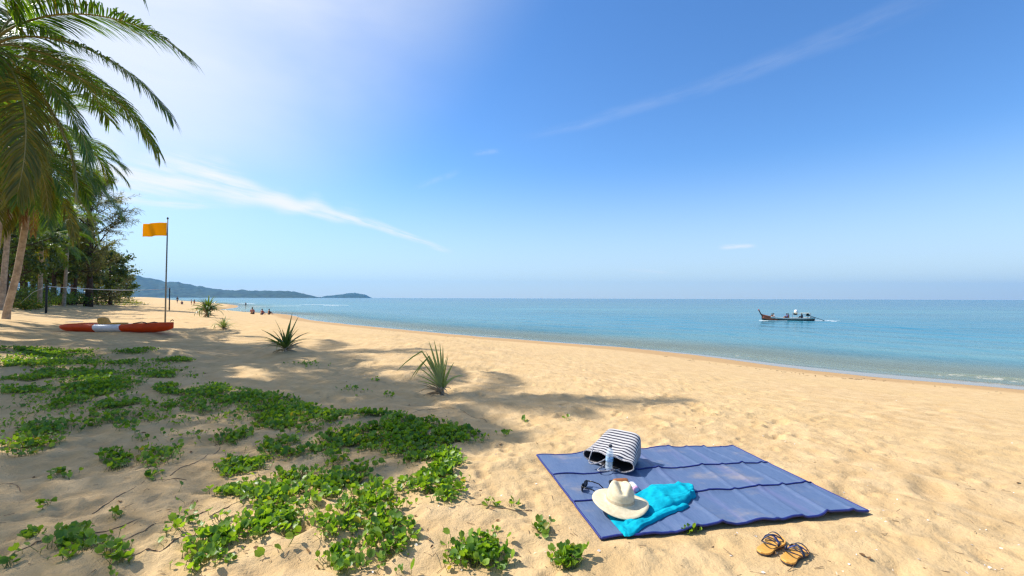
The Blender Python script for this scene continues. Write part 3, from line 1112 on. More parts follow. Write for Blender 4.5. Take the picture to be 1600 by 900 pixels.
def casuarina(label, loc, H, spread, seed, n1=34, sub=7, per=16, name='casuarina_tree', lean=(0, 0), start=0.12, r0=0.26, mat='needle', ln=0.62, group='feathery trees of the grove', rise=0.45):
    r = np.random.default_rng(seed)
    t = thing(name, label, 'tree', loc, r.uniform(0, 6), group)
    wood, ends = branch_skeleton(r, H, r0, n1, lean, start, spread, rise, sub)
    wood.build('trunk', M['bark'], t)
    mb = MB()
    O = np.array([e[0] for e in ends])
    E = np.array([e[1] for e in ends])
    n = len(ends) * per
    idx = np.repeat(np.arange(len(ends)), per)
    v = r.random(n)[:, None] * 1.15
    P = O[idx] * (1 - v) + E[idx] * v + r.normal(size=(n, 3)) * 0.10
    d = (E - O)[idx]
    d /= np.linalg.norm(d, axis=1)[:, None] + 1e-6
    d = d * 0.5 + r.normal(size=(n, 3)) * 0.55 + np.array((0, 0, -0.35))
    s = np.stack([ln * r.uniform(0.5, 1.2, n), 0.055 * r.uniform(0.6, 1.3, n) * (ln / 0.6), np.full(n, 0.4)], 1)
    scatter(mb, *STRIP, frames(d, r.uniform(0, 6.28, n), s), P)
    mb.build('crown', M[mat], t)
    return t


def bushy_tree(label, loc, H, spread, seed, mat='leaf_dark', name='broadleaf_tree', n1=22, sub=6, per=34, leaf=0.34, start=0.25, r0=0.22, group='broadleaf trees of the grove', rise=0.2, rz=None):
    r = np.random.default_rng(seed)
    t = thing(name, label, 'tree', loc, r.uniform(0, 6) if rz is None else rz, group)
    wood, ends = branch_skeleton(r, H, r0, n1, (r.uniform(-.4, .4), r.uniform(-.4, .4)), start, spread, rise, sub)
    wood.build('trunk', M['bark'], t)
    E = np.array([e[1] for e in ends])
    idx = np.repeat(np.arange(len(E)), per)
    n = len(idx)
    P = E[idx] + rdir(n, r) * (np.abs(r.normal(size=n)) * spread * 0.13)[:, None] * np.array((1, 1, 0.75))
    d = rdir(n, r) + np.array((0, 0, -0.25))
    mb = MB()
    scatter(mb, *QUADLEAF, frames(d, r.uniform(0, 6.28, n), leaf * r.uniform(0.55, 1.2, n)), P)
    mb.build('crown', M[mat], t)
    return t


def shrub(label, loc, w, h, seed, mat='leaf_bright', n=900, leaf=0.16, name='shrub', group='shrubs under the trees'):
    """many stemmed bush: leaf clumps on short stems"""
    r = np.random.default_rng(seed)
    t = thing(name, label, 'shrub', loc, 0, group)
    st = MB()
    k = 14
    C = []
    for i in range(k):
        a, q = r.uniform(0, 6.28), r.random() ** 0.6
        e = np.array((math.cos(a) * w * q, math.sin(a) * w * q, h * (0.35 + 0.65 * r.random()) * (1 - 0.45 * q * q)))
        tube(st, [(0.1 * e[0], 0.1 * e[1], -0.1), e * (0.5, 0.5, 0.6), e], [0.025, 0.018, 0.006], 4, cap=False)
        C.append(e)
    st.build('stem', M['bark'], t)
    C = np.array(C)
    P = C[r.integers(0, k, n)] + r.normal(size=(n, 3)) * np.array((w * 0.27, w * 0.27, h * 0.16))
    P[:, 2] = np.abs(P[:, 2])
    mb = MB()
    scatter(mb, *QUADLEAF, frames(rdir(n, r) + np.array((0, 0, 0.35)), r.uniform(0, 6.28, n), leaf * r.uniform(0.6, 1.25, n)), P)
    mb.build('foliage', M[mat], t)
    return t


def grove(px, py_base, y):
    p = at_y(px, py_base, y)
    return (p[0], y, gz(p[0], y))


casuarina('tall feathery casuarina, its airy crown edging into the sky behind the kayak', grove(138, 464, 62), 16.8, 6.2, 51, 46, 10, 28, start=0.22, r0=0.36, ln=0.62)
casuarina('second casuarina close behind, filling the gap left of the tallest feathery crown', grove(98, 464, 70), 14.0, 5.0, 52, 34, 7, 18, start=0.2, ln=0.75)
casuarina('casuarina with bare lower trunk standing left of the tall feathery one', grove(82, 464, 58), 11.5, 4.2, 53, 26, 6, 16, start=0.3)
casuarina('thin casuarina trunk between two others under the grove canopy', grove(116, 464, 66), 10.5, 3.6, 54, 24, 6, 16, start=0.35)
bushy_tree('dense dark rounded tree below the feathery crown, nearest the open beach', grove(172, 464, 72), 7.8, 3.6, 61, 'leaf_dark', n1=26, per=44, start=0.15)
bushy_tree('dark broadleaf tree filling the grove behind the leaning palm trunk', grove(38, 464, 48), 9.0, 4.2, 62, 'leaf_dark', n1=24, per=40)
bushy_tree('olive tinted broadleaf tree deep in the grove behind the casuarina trunks', grove(120, 464, 82), 9.0, 4.8, 63, 'leaf_olive', n1=26, per=40, leaf=0.42)
bushy_tree('yellow green broadleaf tree glowing between the dark grove trees', grove(62, 464, 62), 8.5, 3.6, 64, 'leaf_bright', n1=22, per=34)
bushy_tree('very dark broadleaf tree at the edge of the picture', grove(4, 466, 38), 9.0, 4.0, 65, 'leaf_dark', n1=24, per=40)
bushy_tree('far rounded olive tree where the grove meets the beach', grove(186, 464, 120), 7.0, 4.0, 66, 'leaf_olive', n1=20, per=34, leaf=0.4)
for k, (px, y, H, lab) in enumerate([(150, 105, 9, 'distant dark tree behind the tall casuarina'), (196, 190, 8, 'last small tree of the far grove edge'),
                                     (178, 160, 9, 'distant tree second from the far end of the grove'), (20, 75, 13, 'tall dark tree deep behind the leaning palm'),
                                     (-30, 60, 13, 'tall dark tree just outside the picture'), (50, 64, 12, 'tall dark tree right of the deep one behind the leaning palm'),
                                     (76, 78, 12, 'tall dark tree filling the gap left of the casuarinas'), (10, 52, 10, 'dark tree low behind the leaning palm trunk'), (112, 92, 12, 'tall dark tree behind the thin casuarina'), (34, 68, 15, 'highest broadleaf tree behind the palm crowns'), (70, 58, 11, 'dark tree beside the small green palm')]):
    bushy_tree(lab, grove(px, 464, y), H, H * 0.48, 70 + k, 'leaf_dark', n1=20, per=34, leaf=0.5)
for k, (px, y, w, h, mat, lab) in enumerate([
        (30, 42, 1.3, 1.5, 'leaf_bright', 'bright green shrub right of the leaning palm base'),
        (48, 45, 1.5, 1.7, 'leaf_bright', 'bright green shrub under the dark palm'),
        (66, 48, 1.3, 2.4, 'leaf_dark', 'dark green shrub between bright ones under the grove'),
        (16, 40, 1.2, 1.9, 'leaf_dark', 'dark shrub directly behind the leaning palm base'),
        (92, 56, 1.6, 1.4, 'leaf_bright', 'light green shrub at the foot of the casuarina trunks'),
        (112, 60, 1.7, 1.5, 'leaf_bright', 'pale green shrub under the thin casuarina'),
        (150, 70, 2.2, 2.2, 'leaf_olive', 'olive shrub at the foot of the tall casuarina'),
        (164, 80, 2.4, 2.6, 'leaf_olive', 'olive shrub under the dense rounded tree'),
        (38, 37, 0.8, 0.7, 'grass', 'yellowish low shrub in front of the bright ones'),
        (54, 40, 1.0, 0.6, 'grass', 'low yellow green shrub beside the brush pile'),
        (184, 110, 2.6, 2.8, 'leaf_olive', 'rounded shrub where the grove ends by the far beach')]):
    p = grove(px, 464, y)
    shrub(lab, p, w, h, 90 + k, mat, 900, 0.17 if y < 60 else 0.26)

for k, (x_, y_, H, kind) in enumerate([(-46, 30, 11, 'leaf_dark'), (-52, 42, 13, 'leaf_olive'), (-44, 20, 10, 'leaf_bright'), (-60, 33, 13, 'leaf_dark'), (-58, 54, 13, 'leaf_dark'), (-48, 11, 10, 'leaf_olive'), (-56, 22, 12, 'leaf_dark')]):
    bushy_tree('broadleaf tree of the inland grove outside the picture, ' + ['nearest the leaning palm', 'behind the tallest palms', 'bright green one', 'deepest dark one', 'beside the casuarinas', 'farthest towards the viewer', 'second from the viewer'][k],
               (x_, y_, gz(x_, y_)), H, H * 0.46, 130 + k, kind, n1=18, per=30, leaf=0.45)

# low dune plants along the foot of the grove
r = np.random.default_rng(5)
P = []
for (xa, ya, xb, yb, n) in [(60, 469, 205, 473, 2600), (110, 467, 200, 470, 1800), (20, 474, 75, 470, 1200), (200, 473, 215, 476, 160), (120, 474, 200, 477, 220)]:
    a, b = at(xa, ya), at(xb, yb)
    q = r.random(n)[:, None]
    P.append(a * (1 - q) + b * q + r.normal(size=(n, 3)) * np.array((0.9, 2.2, 0)))
P = np.concatenate(P)
P[:, 2] = ground(P[:, 0], P[:, 1])
n = len(P)
d = rdir(n, r) * 0.8 + np.array((0, 0, 0.7))
mb = MB()
scatter(mb, *STRIP, frames(d, r.uniform(0, 6.28, n), np.stack([r.uniform(0.2, 0.6, n), r.uniform(0.06, 0.14, n), np.full(n, .3)], 1)), P)
tag(mb.build('dune_grass', M['grass']), 'low green dune plants along the foot of the grove', None, None, 'stuff')

# heap of dry palm leaves
p = on_ground(92, 474)
t = thing('brush_pile', 'dark heap of dry palm leaves on the sand under the trees', 'brush pile', p)
n = 420
r = np.random.default_rng(6)
Pp = r.normal(size=(n, 3)) * np.array((1.5, 0.6, 0))
Pp[:, 2] = 0.45 * np.exp(-(Pp[:, 0] / 1.3) ** 2) * r.random(n)
d = rdir(n, r) * np.array((1, 0.7, 0.35))
mb = MB()
scatter(mb, *STRIP, frames(d, r.uniform(0, 6.28, n), np.stack([r.uniform(0.4, 1.1, n), r.uniform(0.04, 0.09, n), np.full(n, .3)], 1)), Pp)
mb.build('dry_leaves', M['straw_dead'], t)
mb = MB()
for k in range(9):
    a = r.uniform(-0.5, 0.5)
    q = np.array((r.uniform(-1.5, 1.0), r.uniform(-0.4, 0.4), r.uniform(0.02, 0.3)))
    tube(mb, [q, q + (0.7 * math.cos(a), 0.7 * math.sin(a), 0.12), q + (1.4 * math.cos(a), 1.4 * math.sin(a), 0.02)], [0.035, 0.025, 0.012], 5)
mb.build('stalks', M['straw_dead'], t)


# ------------------------------------------------------------------ pandanus plants
def pandan_leaf(L, el, droop, w, seed, kink=0.0, roll=0.0):
    r = np.random.default_rng(seed)
    n = 8
    P = [np.zeros(3)]
    e = el
    for k in range(n - 1):
        P.append(P[-1] + np.array((math.cos(e), 0.02 * r.normal(), math.sin(e))) * L / (n - 1))
        e -= droop / (n - 1) * (0.4 + 1.2 * k / n)
        if kink and k == 3:
            e -= kink
    P = np.array(P)
    t = np.linspace(0, 1, n)
    ww = w * np.minimum(1, 0.55 + t * 2) * (1 - t ** 2.2) + 0.002
    V = []
    for k in range(n):
        tg = P[min(k + 1, n - 1)] - P[max(k - 1, 0)]
        nrm = np.array((-tg[2], 0, tg[0])) / (math.hypot(tg[0], tg[2]) + 1e-9)
        sdv, upv = np.array((0, 1.0, 0)) * math.cos(roll) + nrm * math.sin(roll), nrm * math.cos(roll) - np.array((0, 1.0, 0)) * math.sin(roll)
        V += [P[k] - sdv * ww[k] + upv * 0.45 * ww[k], P[k], P[k] + sdv * ww[k] + upv * 0.45 * ww[k]]
    mb = MB()
    mb.add(np.array(V), grid_faces(3, n))
    return mb


def pandanus(label, loc, size, nleaf, seed, mats=('pandan', 'dry_leaf'), special=None, dead=14, stemh=0.1, fan=None, bow=1.0):
    r = np.random.default_rng(seed)
    t = thing('pandanus', label, 'pandanus plant', loc, 0, 'pandanus plants on the sand')
    st = MB()
    tube(st, [(0, 0, -0.08), (0.01, 0, stemh * 0.5), (0, 0, stemh + 0.03)], [0.035 * size + 0.01, 0.03 * size + 0.008, 0.02 * size], 8)
    st.build('stem', M['trunk_palm'], t)
    kinds = [pandan_leaf(L, 0, dr * bow, 0.03, seed * 7 + i, kk, 0.0 if fan is None else 1.0).mesh('leaf', M[mats[0]]) for i, (L, dr, kk) in enumerate([(0.62, 0.5, 0), (0.7, 0.9, 0), (0.55, 1.3, 0), (0.75, 1.2, 0.9), (0.5, 0.35, 0)])]
    for k in range(nleaf):
        az = k * 2.4 + r.uniform(-0.3, 0.3)
        el = rad(84 - 66 * (k / nleaf) + r.uniform(-8, 8))
        if fan is not None:
            az = fan + (0 if r.random() < 0.5 else PI) + r.normal() * 0.5
            el = rad(88 - 46 * (k / nleaf) + r.uniform(-6, 6))
        link('leaf', kinds[r.integers(0, 5) if k > nleaf * 0.4 else (0, 4)[k % 2]], t, (0.015 * math.cos(az), 0.015 * math.sin(az), stemh * r.uniform(0.7, 1.1)), (0, -el, az),
             (size * r.uniform(0.75, 1.15),) * 3)
    dk = [pandan_leaf(0.45, 0, dr, 0.02, 900 + i, 0, 0.8).mesh('dry_leaf', M[mats[1]]) for i, dr in enumerate([1.2, 0.6, 1.8])]
    for k in range(dead):
        az = r.uniform(0, 6.28)
        link('dry_leaf', dk[k % 3], t, (0, 0, stemh * r.uniform(0.1, 0.6)), (0, -rad(r.uniform(-12, 60)), az), (size * r.uniform(0.6, 1.1),) * 3)
    for (L, az, el, dr, kk, w) in special or []:
        o = pandan_leaf(L, 0, dr, w, int(az * 100) % 97, kk, 1.1).build('leaf', M[mats[0]], t)
        o.location, o.rotation_euler = (0, 0, stemh), (0, -rad(el), rad(az))
    return t


pandanus('pandanus with upright pale fan of leaves and two bent over, closest to the mat', on_ground(690, 614), 0.9, 3, 1, ('pandan_pale', 'dry_leaf'),
         [(1.2, 180, 66, 0.75, 1.45, 0.020), (0.98, 178, 72, 0.6, 1.9, 0.022), (0.94, 184, 66, 0.6, 1.75, 0.019), (0.80, 176, 82, 0.10, 0, 0.030), (0.80, 182, 76, 0.10, 0, 0.030), (0.74, 172, 88, 0.05, 0, 0.030),
          (0.66, 180, 68, 0.1, 0, 0.026), (0.7, 178, 92, 0.05, 0, 0.026), (0.6, 184, 58, 0.3, 0, 0.017), (0.52, 178, 48, 0.4, 0, 0.017), (0.46, 181, 36, 0.5, 0, 0.015), (0.40, 182, 26, 0.5, 0, 0.014),
          (0.55, 4, 80, 0.05, 0, 0.018)], 22, 0.1, 0.0)
pandanus('pandanus with thin dark spiky leaves midway along the row', on_ground(446, 553), 1.1, 34, 2, ('pandan', 'dry_leaf'), [(0.95, 70, 78, 0.1, 0, 0.028), (0.9, 20, 72, 0.15, 0, 0.026), (0.85, 160, 66, 0.3, 0, 0.024), (0.8, 185, 45, 0.5, 0, 0.024), (0.7, 175, 30, 0.4, 0, 0.022)], 26, 0.1, None, 1.25)
pandanus('large bushy pandanus beside the flagpole, biggest of the row', on_ground(325, 498), 2.35, 74, 3, ('pandan', 'dry_leaf'), [(1.5, 182, 40, 1.6, 0, 0.05), (1.6, 176, 22, 1.3, 0, 0.05), (1.4, 4, 48, 1.9, 0, 0.05)], 18, 0.5, None, 2.3)
pandanus('smallest low pandanus just in front of the bushy one', on_ground(349, 516), 0.95, 40, 4, ('pandan_pale', 'dry_leaf'), None, 22, 0.06, None, 1.7)


# ------------------------------------------------------------------ creeping beach vines
VLEAF = (np.array([(0, 0, 0), (0.5, -0.02, -0.12), (0.86, 0, -0.06), (0.22, -0.40, 0.10), (0.62, -0.48, 0.20), (1.0, -0.22, 0.08),
                   (0.22, 0.40, 0.10), (0.62, 0.48, 0.20), (1.0, 0.22, 0.08)]),
         [(0, 3, 4, 1), (1, 4, 5, 2), (0, 1, 7, 6), (1, 2, 8, 7)])
PET = (np.array([(0, -0.5, 0), (0, 0.5, 0), (1, 0.5, 0), (1, -0.5, 0), (0, 0, 0.7), (1, 0, 0.7)]), [(0, 3, 5, 4), (1, 4, 5, 2), (0, 1, 2, 3)])


def px_ground(px, py):
    """vectorised: sight lines onto the near ground"""
    R3 = np.array(cam.matrix_world.to_3x3())
    D = np.stack([(px - 800) / FPX, -(py - 450) / FPX, -np.ones_like(px)], 1) @ R3.T
    z = np.zeros(len(px))
    for _ in range(14):
        tt = (z - CAM_Z) / D[:, 2]
        x, y = D[:, 0] * tt, D[:, 1] * tt
        z = 0.5 * z + 0.5 * base_z(x, y)
    return x, y


def vine_leaves(x, y, r, size=0.062, high=0.09):
    n = len(x)
    z = ground(x, y)
    base = np.stack([x, y, z], 1)
    up = np.stack([r.normal(size=n) * 0.35, r.normal(size=n) * 0.35, np.ones(n)], 1)
    h = high * (0.25 + 0.75 * r.random(n))
    tip = base + up * h[:, None]
    sizes = size * (0.42 + 0.95 * r.random(n) ** 1.3)
    # blades stand up towards the light or lie open, folded along the midrib
    a = r.uniform(0, 2 * PI, n)
    el = np.radians(r.uniform(-5, 70, n))
    d = np.stack([np.cos(a) * np.cos(el) - 0.15, np.sin(a) * np.cos(el), np.sin(el)], 1)
    mb = MB()
    scatter(mb, *VLEAF, frames(d, r.normal(size=n) * 0.5, sizes), tip)
    pd = tip - base
    L = np.linalg.norm(pd, axis=1)
    scatter(mb, *PET, frames(pd, np.zeros(n), np.stack([L, np.full(n, 0.0035), np.full(n, 0.0035)], 1)), base, 1)
    return mb


def in_blob(cx, cy, rx, ry, tilt, dens, r):
    """points spread evenly over the ground inside an ellipse given in picture points"""
    k = max(40, int(dens * 30))
    px = cx + 1.2 * rx * r.uniform(-1, 1, 4000)
    py = cy + 1.2 * ry * r.uniform(-1, 1, 4000)
    c, s = math.cos(tilt), math.sin(tilt)
    u, v = px - cx, py - cy
    q = (u / rx) ** 2 + (v / ry) ** 2 < r.uniform(0.0, 1.15, 4000) ** 0.8
    u, v = u[q], v[q]
    px, py = cx + u * c + v * s, cy - u * s + v * c
    wgt = 1 / np.maximum(py - 466, 20) ** 3
    x, y = px_ground(px, py)
    # ground area of the ellipse
    d = 1.45 * FPX / max(cy - 466, 20)
    area = PI * (rx * d / FPX) * (ry * d * d / (FPX * 1.45))
    n = int(dens * area)
    if n < 1:
        return np.zeros(0), np.zeros(0)
    pick = r.choice(len(x), size=n, p=wgt / wgt.sum())
    jit = 0.02 * d / 5
    return x[pick] + r.normal(size=n) * jit, y[pick] + r.normal(size=n) * jit


r = np.random.default_rng(77)
D1, D2, D3 = 1700, 1250, 620
blobs = [
    (455, 655, 60, 18, 0, D1), (560, 664, 80, 18, -.1, D1), (650, 672, 85, 20, -.1, D1), (715, 682, 48, 16, -.1, D1), (610, 690, 90, 16, 0, D1), (540, 690, 50, 14, 0, D2),
    (650, 715, 60, 22, 0, D2), (690, 735, 38, 28, .2, D2), (660, 760, 50, 24, .3, D2), (560, 775, 62, 36, .35, D1), (530, 760, 50, 24, .3, D1), (600, 800, 40, 24, .2, D2),
    (615, 850, 40, 32, .1, D1), (525, 850, 30, 24, 0, D2), (530, 888, 34, 18, 0, D2), (640, 885, 26, 18, 0, D3), (435, 815, 42, 34, .5, D2), (458, 757, 34, 22, 0, D2), (420, 790, 30, 30, .5, D2),
    (700, 780, 30, 22, .4, D2), (440, 700, 40, 16, 0, D2), (500, 715, 44, 18, 0, D2), (480, 672, 60, 12, 0, D2), (570, 725, 34, 16, 0, D2),
    (70, 549, 75, 5, 0, D2), (210, 550, 38, 3.5, 0, D3), (55, 566, 58, 7, 0, D2), (136, 563, 18, 3.5, 0, D2), (188, 568, 25, 4, 0, D3), (273, 562, 30, 4.5, 0, D2),
    (110, 588, 76, 12, .05, D2), (246, 585, 33, 9, 0, D2), (155, 610, 64, 13, .1, D2), (36, 614, 38, 7, 0, D2), (105, 635, 42, 8, .1, D2), (176, 645, 50, 18, .35, D2),
    (262, 614, 21, 10, 0, D1), (320, 617, 46, 11, .1, D2), (395, 622, 32, 10, 0, D1), (352, 628, 20, 7, 0, D2), (118, 666, 19, 9, 0, D3), (54, 692, 54, 20, .35, D2),
    (200, 671, 21, 8, 0, D3), (302, 642, 40, 6, .05, D3), (182, 714, 26, 14, .1, D2), (212, 682, 24, 9, 0, D3), (250, 708, 40, 18, .1, D3), (366, 681, 30, 9, .1, D2), (380, 725, 52, 22, 0, D2),
    (345, 765, 26, 20, 0, D3), (385, 770, 40, 24, .1, D2), (335, 865, 54, 34, .45, D2), (280, 838, 36, 24, .5, D3), (398, 832, 30, 30, .3, D2), (120, 850, 42, 20, .1, D2), (180, 882, 28, 20, .2, D2),
    (105, 880, 16, 12, 0, D2), (14, 892, 20, 10, .3, D2), (430, 640, 60, 14, 0, D2), (20, 594, 24, 4, 0, D3), (300, 590, 20, 4, 0, 90), (550, 612, 40, 5, 0, 60), (480, 570, 40, 4, 0, 60),
    (430, 870, 26, 14, 0, D3), (300, 680, 60, 12, .1, 90), (240, 645, 40, 8, 0, 100), (150, 740, 60, 16, 0, 25), (250, 790, 90, 30, 0, 14), (360, 650, 40, 10, 0, 140),
    (575, 872, 84, 34, 0, 620), (560, 825, 76, 30, .2, 700), (460, 800, 50, 40, .4, 620), (620, 800, 60, 26, .2, 420), (340, 860, 80, 40, .5, 420), (500, 745, 60, 20, .2, 620),
    (690, 760, 44, 44, .3, 420), (420, 745, 50, 24, .2, 420), (110, 862, 70, 30, .1, 260), (250, 650, 120, 30, .2, 80), (120, 600, 130, 34, .1, 210), (70, 560, 110, 12, 0, 200), (220, 575, 90, 14, 0, 130), (60, 660, 90, 40, .3, 150), (300, 640, 110, 24, .1, 220),
]
xs, ys = [], []
for bl in blobs:
    x, y = in_blob(*bl, r)
    xs.append(x)
    ys.append(y)
x, y = np.concatenate(xs), np.concatenate(ys)
# the mass is broken up into tufts with sand between
kx, ky = x * 0.8 + y * 0.6, -x * 0.6 + y * 0.8
keep = fbm(kx * 2.2, ky * 5.0, 4, 55, 0.65) + 0.25 * r.random(len(x)) > 0.0
x, y = x[keep], y[keep]
mb = vine_leaves(x, y, r, 0.044, 0.05)
tag(mb.build('beach_vine', [M['vine'], M['petiole']]), 'mat of creeping goat foot vine with round green leaves over the sand', None, None, 'stuff')

# bare runners lying on the sand
mb = MB()
for (pts, rr_) in [([(0, 888), (60, 862), (130, 838), (220, 812)], 0.006), ([(180, 864), (230, 845), (290, 815), (330, 800)], 0.006), ([(150, 795), (190, 770), (230, 748), (290, 742)], 0.005),
                   ([(40, 760), (0, 752), (-40, 748)], 0.004), ([(270, 740), (320, 715), (345, 690)], 0.005), ([(210, 880), (250, 870), (290, 850)], 0.007), ([(420, 770), (380, 790), (330, 812)], 0.005),
                   ([(735, 800), (770, 801), (832, 800)], 0.005), ([(640, 650), (700, 640), (760, 655)], 0.004),  ([(600, 885), (560, 860), (520, 820)], 0.005)]:
    q = np.array([on_ground(*p) for p in pts])
    tt = np.linspace(0, 1, 40)
    Q = np.stack([np.interp(tt, np.linspace(0, 1, len(q)), q[:, k]) for k in range(3)], 1)
    Q[:, 0] += 0.03 * fbm(tt * 5, tt * 0 + q[0, 0], 3, 3)
    Q[:, 1] += 0.05 * fbm(tt * 5, tt * 0 + q[0, 1] + 9, 3, 3)
    Q[:, 2] = ground(Q[:, 0], Q[:, 1]) + 0.001 + 0.006 * vnoise(tt * 9, tt * 0 + q[0, 0] * 7, 2)
    tube(mb, Q, rr_ * 0.6, 5)
tag(mb.build('vine_runners', M['runner']), 'bare brown vine runners trailing across the sand', None, None, 'stuff')

# twigs, husk and leaf litter
mb = MB()
n = 420
px = np.where(r.random(n) < 0.6, r.uniform(0, 900, n), r.uniform(300, 1600, n))
py = 560 + 340 * r.random(n) ** 0.7
x, y = px_ground(px, py)
u, v = mat_uv(x, y)
ok = ((u < -0.05) | (u > 1.05) | (v < -0.05) | (v > 1.05)) & (shore_s(x, y) > 8)
x, y = x[ok], y[ok]
n = len(x)
a = r.uniform(0, 6.28, n)
Pq = np.stack([x, y, ground(x, y) + 0.004], 1)
scatter(mb, *PET, frames(np.stack([np.cos(a), np.sin(a), r.normal(size=n) * 0.12], 1), np.zeros(n),
                         np.stack([0.012 + 0.07 * r.random(n) ** 2.5, r.uniform(0.002, 0.005, n), r.uniform(0.002, 0.004, n)], 1)), Pq)
tag(mb.build('twig_litter', M['runner']), 'small dark twigs and leaf bits scattered over the sand', None, None, 'stuff')

# dry leaves and shell bits
n = 90
px = np.where(r.random(n) < 0.7, r.uniform(0, 850, n), r.uniform(600, 1600, n))
py = 540 + 355 * r.random(n)
x, y = px_ground(px, py)
u, v = mat_uv(x, y)
ok = ((u < -0.05) | (u > 1.05) | (v < -0.05) | (v > 1.05)) & (shore_s(x, y) > 6)
x, y = x[ok], y[ok]
n = len(x)
a = r.uniform(0, 6.28, n)
mb = MB()
scatter(mb, *LEAF, frames(np.stack([np.cos(a), np.sin(a), r.normal(size=n) * 0.2], 1), r.normal(size=n) * 0.4, np.stack([r.uniform(0.025, 0.06, n), r.uniform(0.012, 0.035, n), r.uniform(0.03, 0.06, n)], 1)), np.stack([x, y, ground(x, y) + 0.006], 1))
tag(mb.build('dry_leaf_litter', M['dry_brown']), 'curled dry brown leaves lying about on the sand', None, None, 'stuff')
n = 260
px, py = r.uniform(500, 1600, n), 520 + 380 * r.random(n) ** 0.8
x, y = px_ground(px, py)
u, v = mat_uv(x, y)
ok = ((u < -0.03) | (u > 1.03) | (v < -0.03) | (v > 1.03)) & (shore_s(x, y) > 3)
x, y = x[ok], y[ok]
n = len(x)
mb = MB()
scatter(mb, *QUADLEAF, frames(rdir(n, r) * (1, 1, 0.3), r.normal(size=n) * 0.5, r.uniform(0.008, 0.026, n)), np.stack([x, y, ground(x, y) + 0.004], 1))
tag(mb.build('shell_bits', M['shell']), 'tiny pale shell and coral bits in the sand', None, None, 'stuff')
# line of dark sea wrack left by the last high tide
n = 900
q = r.uniform(0, 1, n)
x0_ = np.interp(q, (0, .4, 1), (20.5, 2.0, -20.0))
y0_ = np.interp(q, (0, .4, 1), (11.5, 29.0, 50.0))
x, y = x0_ + r.normal(size=n) * 0.8, y0_ + r.normal(size=n) * 0.8
sh_ = shore_s(x, y)
ok = np.abs(sh_ - 4.6 - 1.2 * vnoise(x * 0.4, y * 0.4, 3)) < 0.35 + 1.4 * r.random(n) ** 4
x, y = x[ok], y[ok]
n = len(x)
a = r.uniform(0, 6.28, n)
mb = MB()
scatter(mb, *PET, frames(np.stack([np.cos(a), np.sin(a), r.normal(size=n) * 0.15], 1), np.zeros(n), np.stack([r.uniform(0.04, 0.22, n), r.uniform(0.008, 0.025, n), r.uniform(0.006, 0.02, n)], 1)),
        np.stack([x, y, ground(x, y) + 0.01], 1))
tag(mb.build('sea_wrack', M['straw_dead']), 'broken line of dark sea wrack above the wet sand', None, None, 'stuff')

# single tufts apart from the mass: things of their own
tufts = [
    (745, 876, 46, 22, 330, 'largest leafy vine tuft, on bare sand below the green mass'),
    (884, 884, 24, 14, 110, 'small leafy vine tuft at the front edge below the mat corner'),
    (846, 836, 13, 9, 34, 'little vine sprig on bare sand just left of the mat corner'),
    (773, 838, 4, 5, 4, 'lone pair of upright vine leaves on bare sand'),
    (785, 796, 44, 5, 16, 'straggling row of single vine leaves on one runner'),
    (820, 655, 7, 4, 9, 'tiny vine sprig in shade above the mat'),
    (888, 655, 5, 3, 5, 'tiniest vine sprig on shaded sand above the bag'),
    (790, 679, 14, 4, 14, 'vine tip trailing from the dark mass towards the mat'),
    (590, 597, 8, 4, 12, 'vine sprig left of the pale pandanus'),
    (608, 618, 9, 5, 16, 'vine sprig in shade below the pale pandanus'),
    (548, 609, 14, 3, 14, 'thin line of vine leaves on shaded sand above the dark mass'),
    (96, 738, 17, 9, 26, 'separate vine sprig on sunlit sand at the left'),
    (68, 789, 10, 6, 10, 'small vine sprig on shaded sand at the left'),
    (186, 801, 10, 7, 9, 'yellowish vine sprig on the bare sand hollow'),
    (52, 847, 15, 7, 22, 'straggly vine sprig left of the round tuft'),
    (66, 790, 5, 3, 4, 'pair of vine leaves beside the small sprig'),
    (480, 574, 18, 4, 14, 'sparse vine sprig behind the dark mass, below the spiky pandanus'),
    (1080, 831, 18, 3, 14, 'grassy sprig growing out from under the mat edge'),
    (240, 742, 14, 8, 18, 'dark vine sprig on a bare stem in the shade'),
]
for k, (cx, cy, rx, ry, n, lab) in enumerate(tufts):
    if k == 15:
        continue
    q = on_ground(cx, cy)
    tt = thing('vine_tuft', lab, 'vine', q, 0, 'vine tufts apart from the mass')
    px = cx + rx * np.clip(r.normal(size=n) * 0.5, -1, 1)
    py = cy + ry * np.clip(r.normal(size=n) * 0.5, -1, 1)
    x, y = px_ground(px, py)
    mb = vine_leaves(x, y, r, 0.042, 0.06 if n > 50 else 0.035)
    mb.v = [v_ - q for v_ in mb.v]
    me = mb.mesh('leaves', [M['vine'], M['petiole']])
    link('leaves', me, tt)

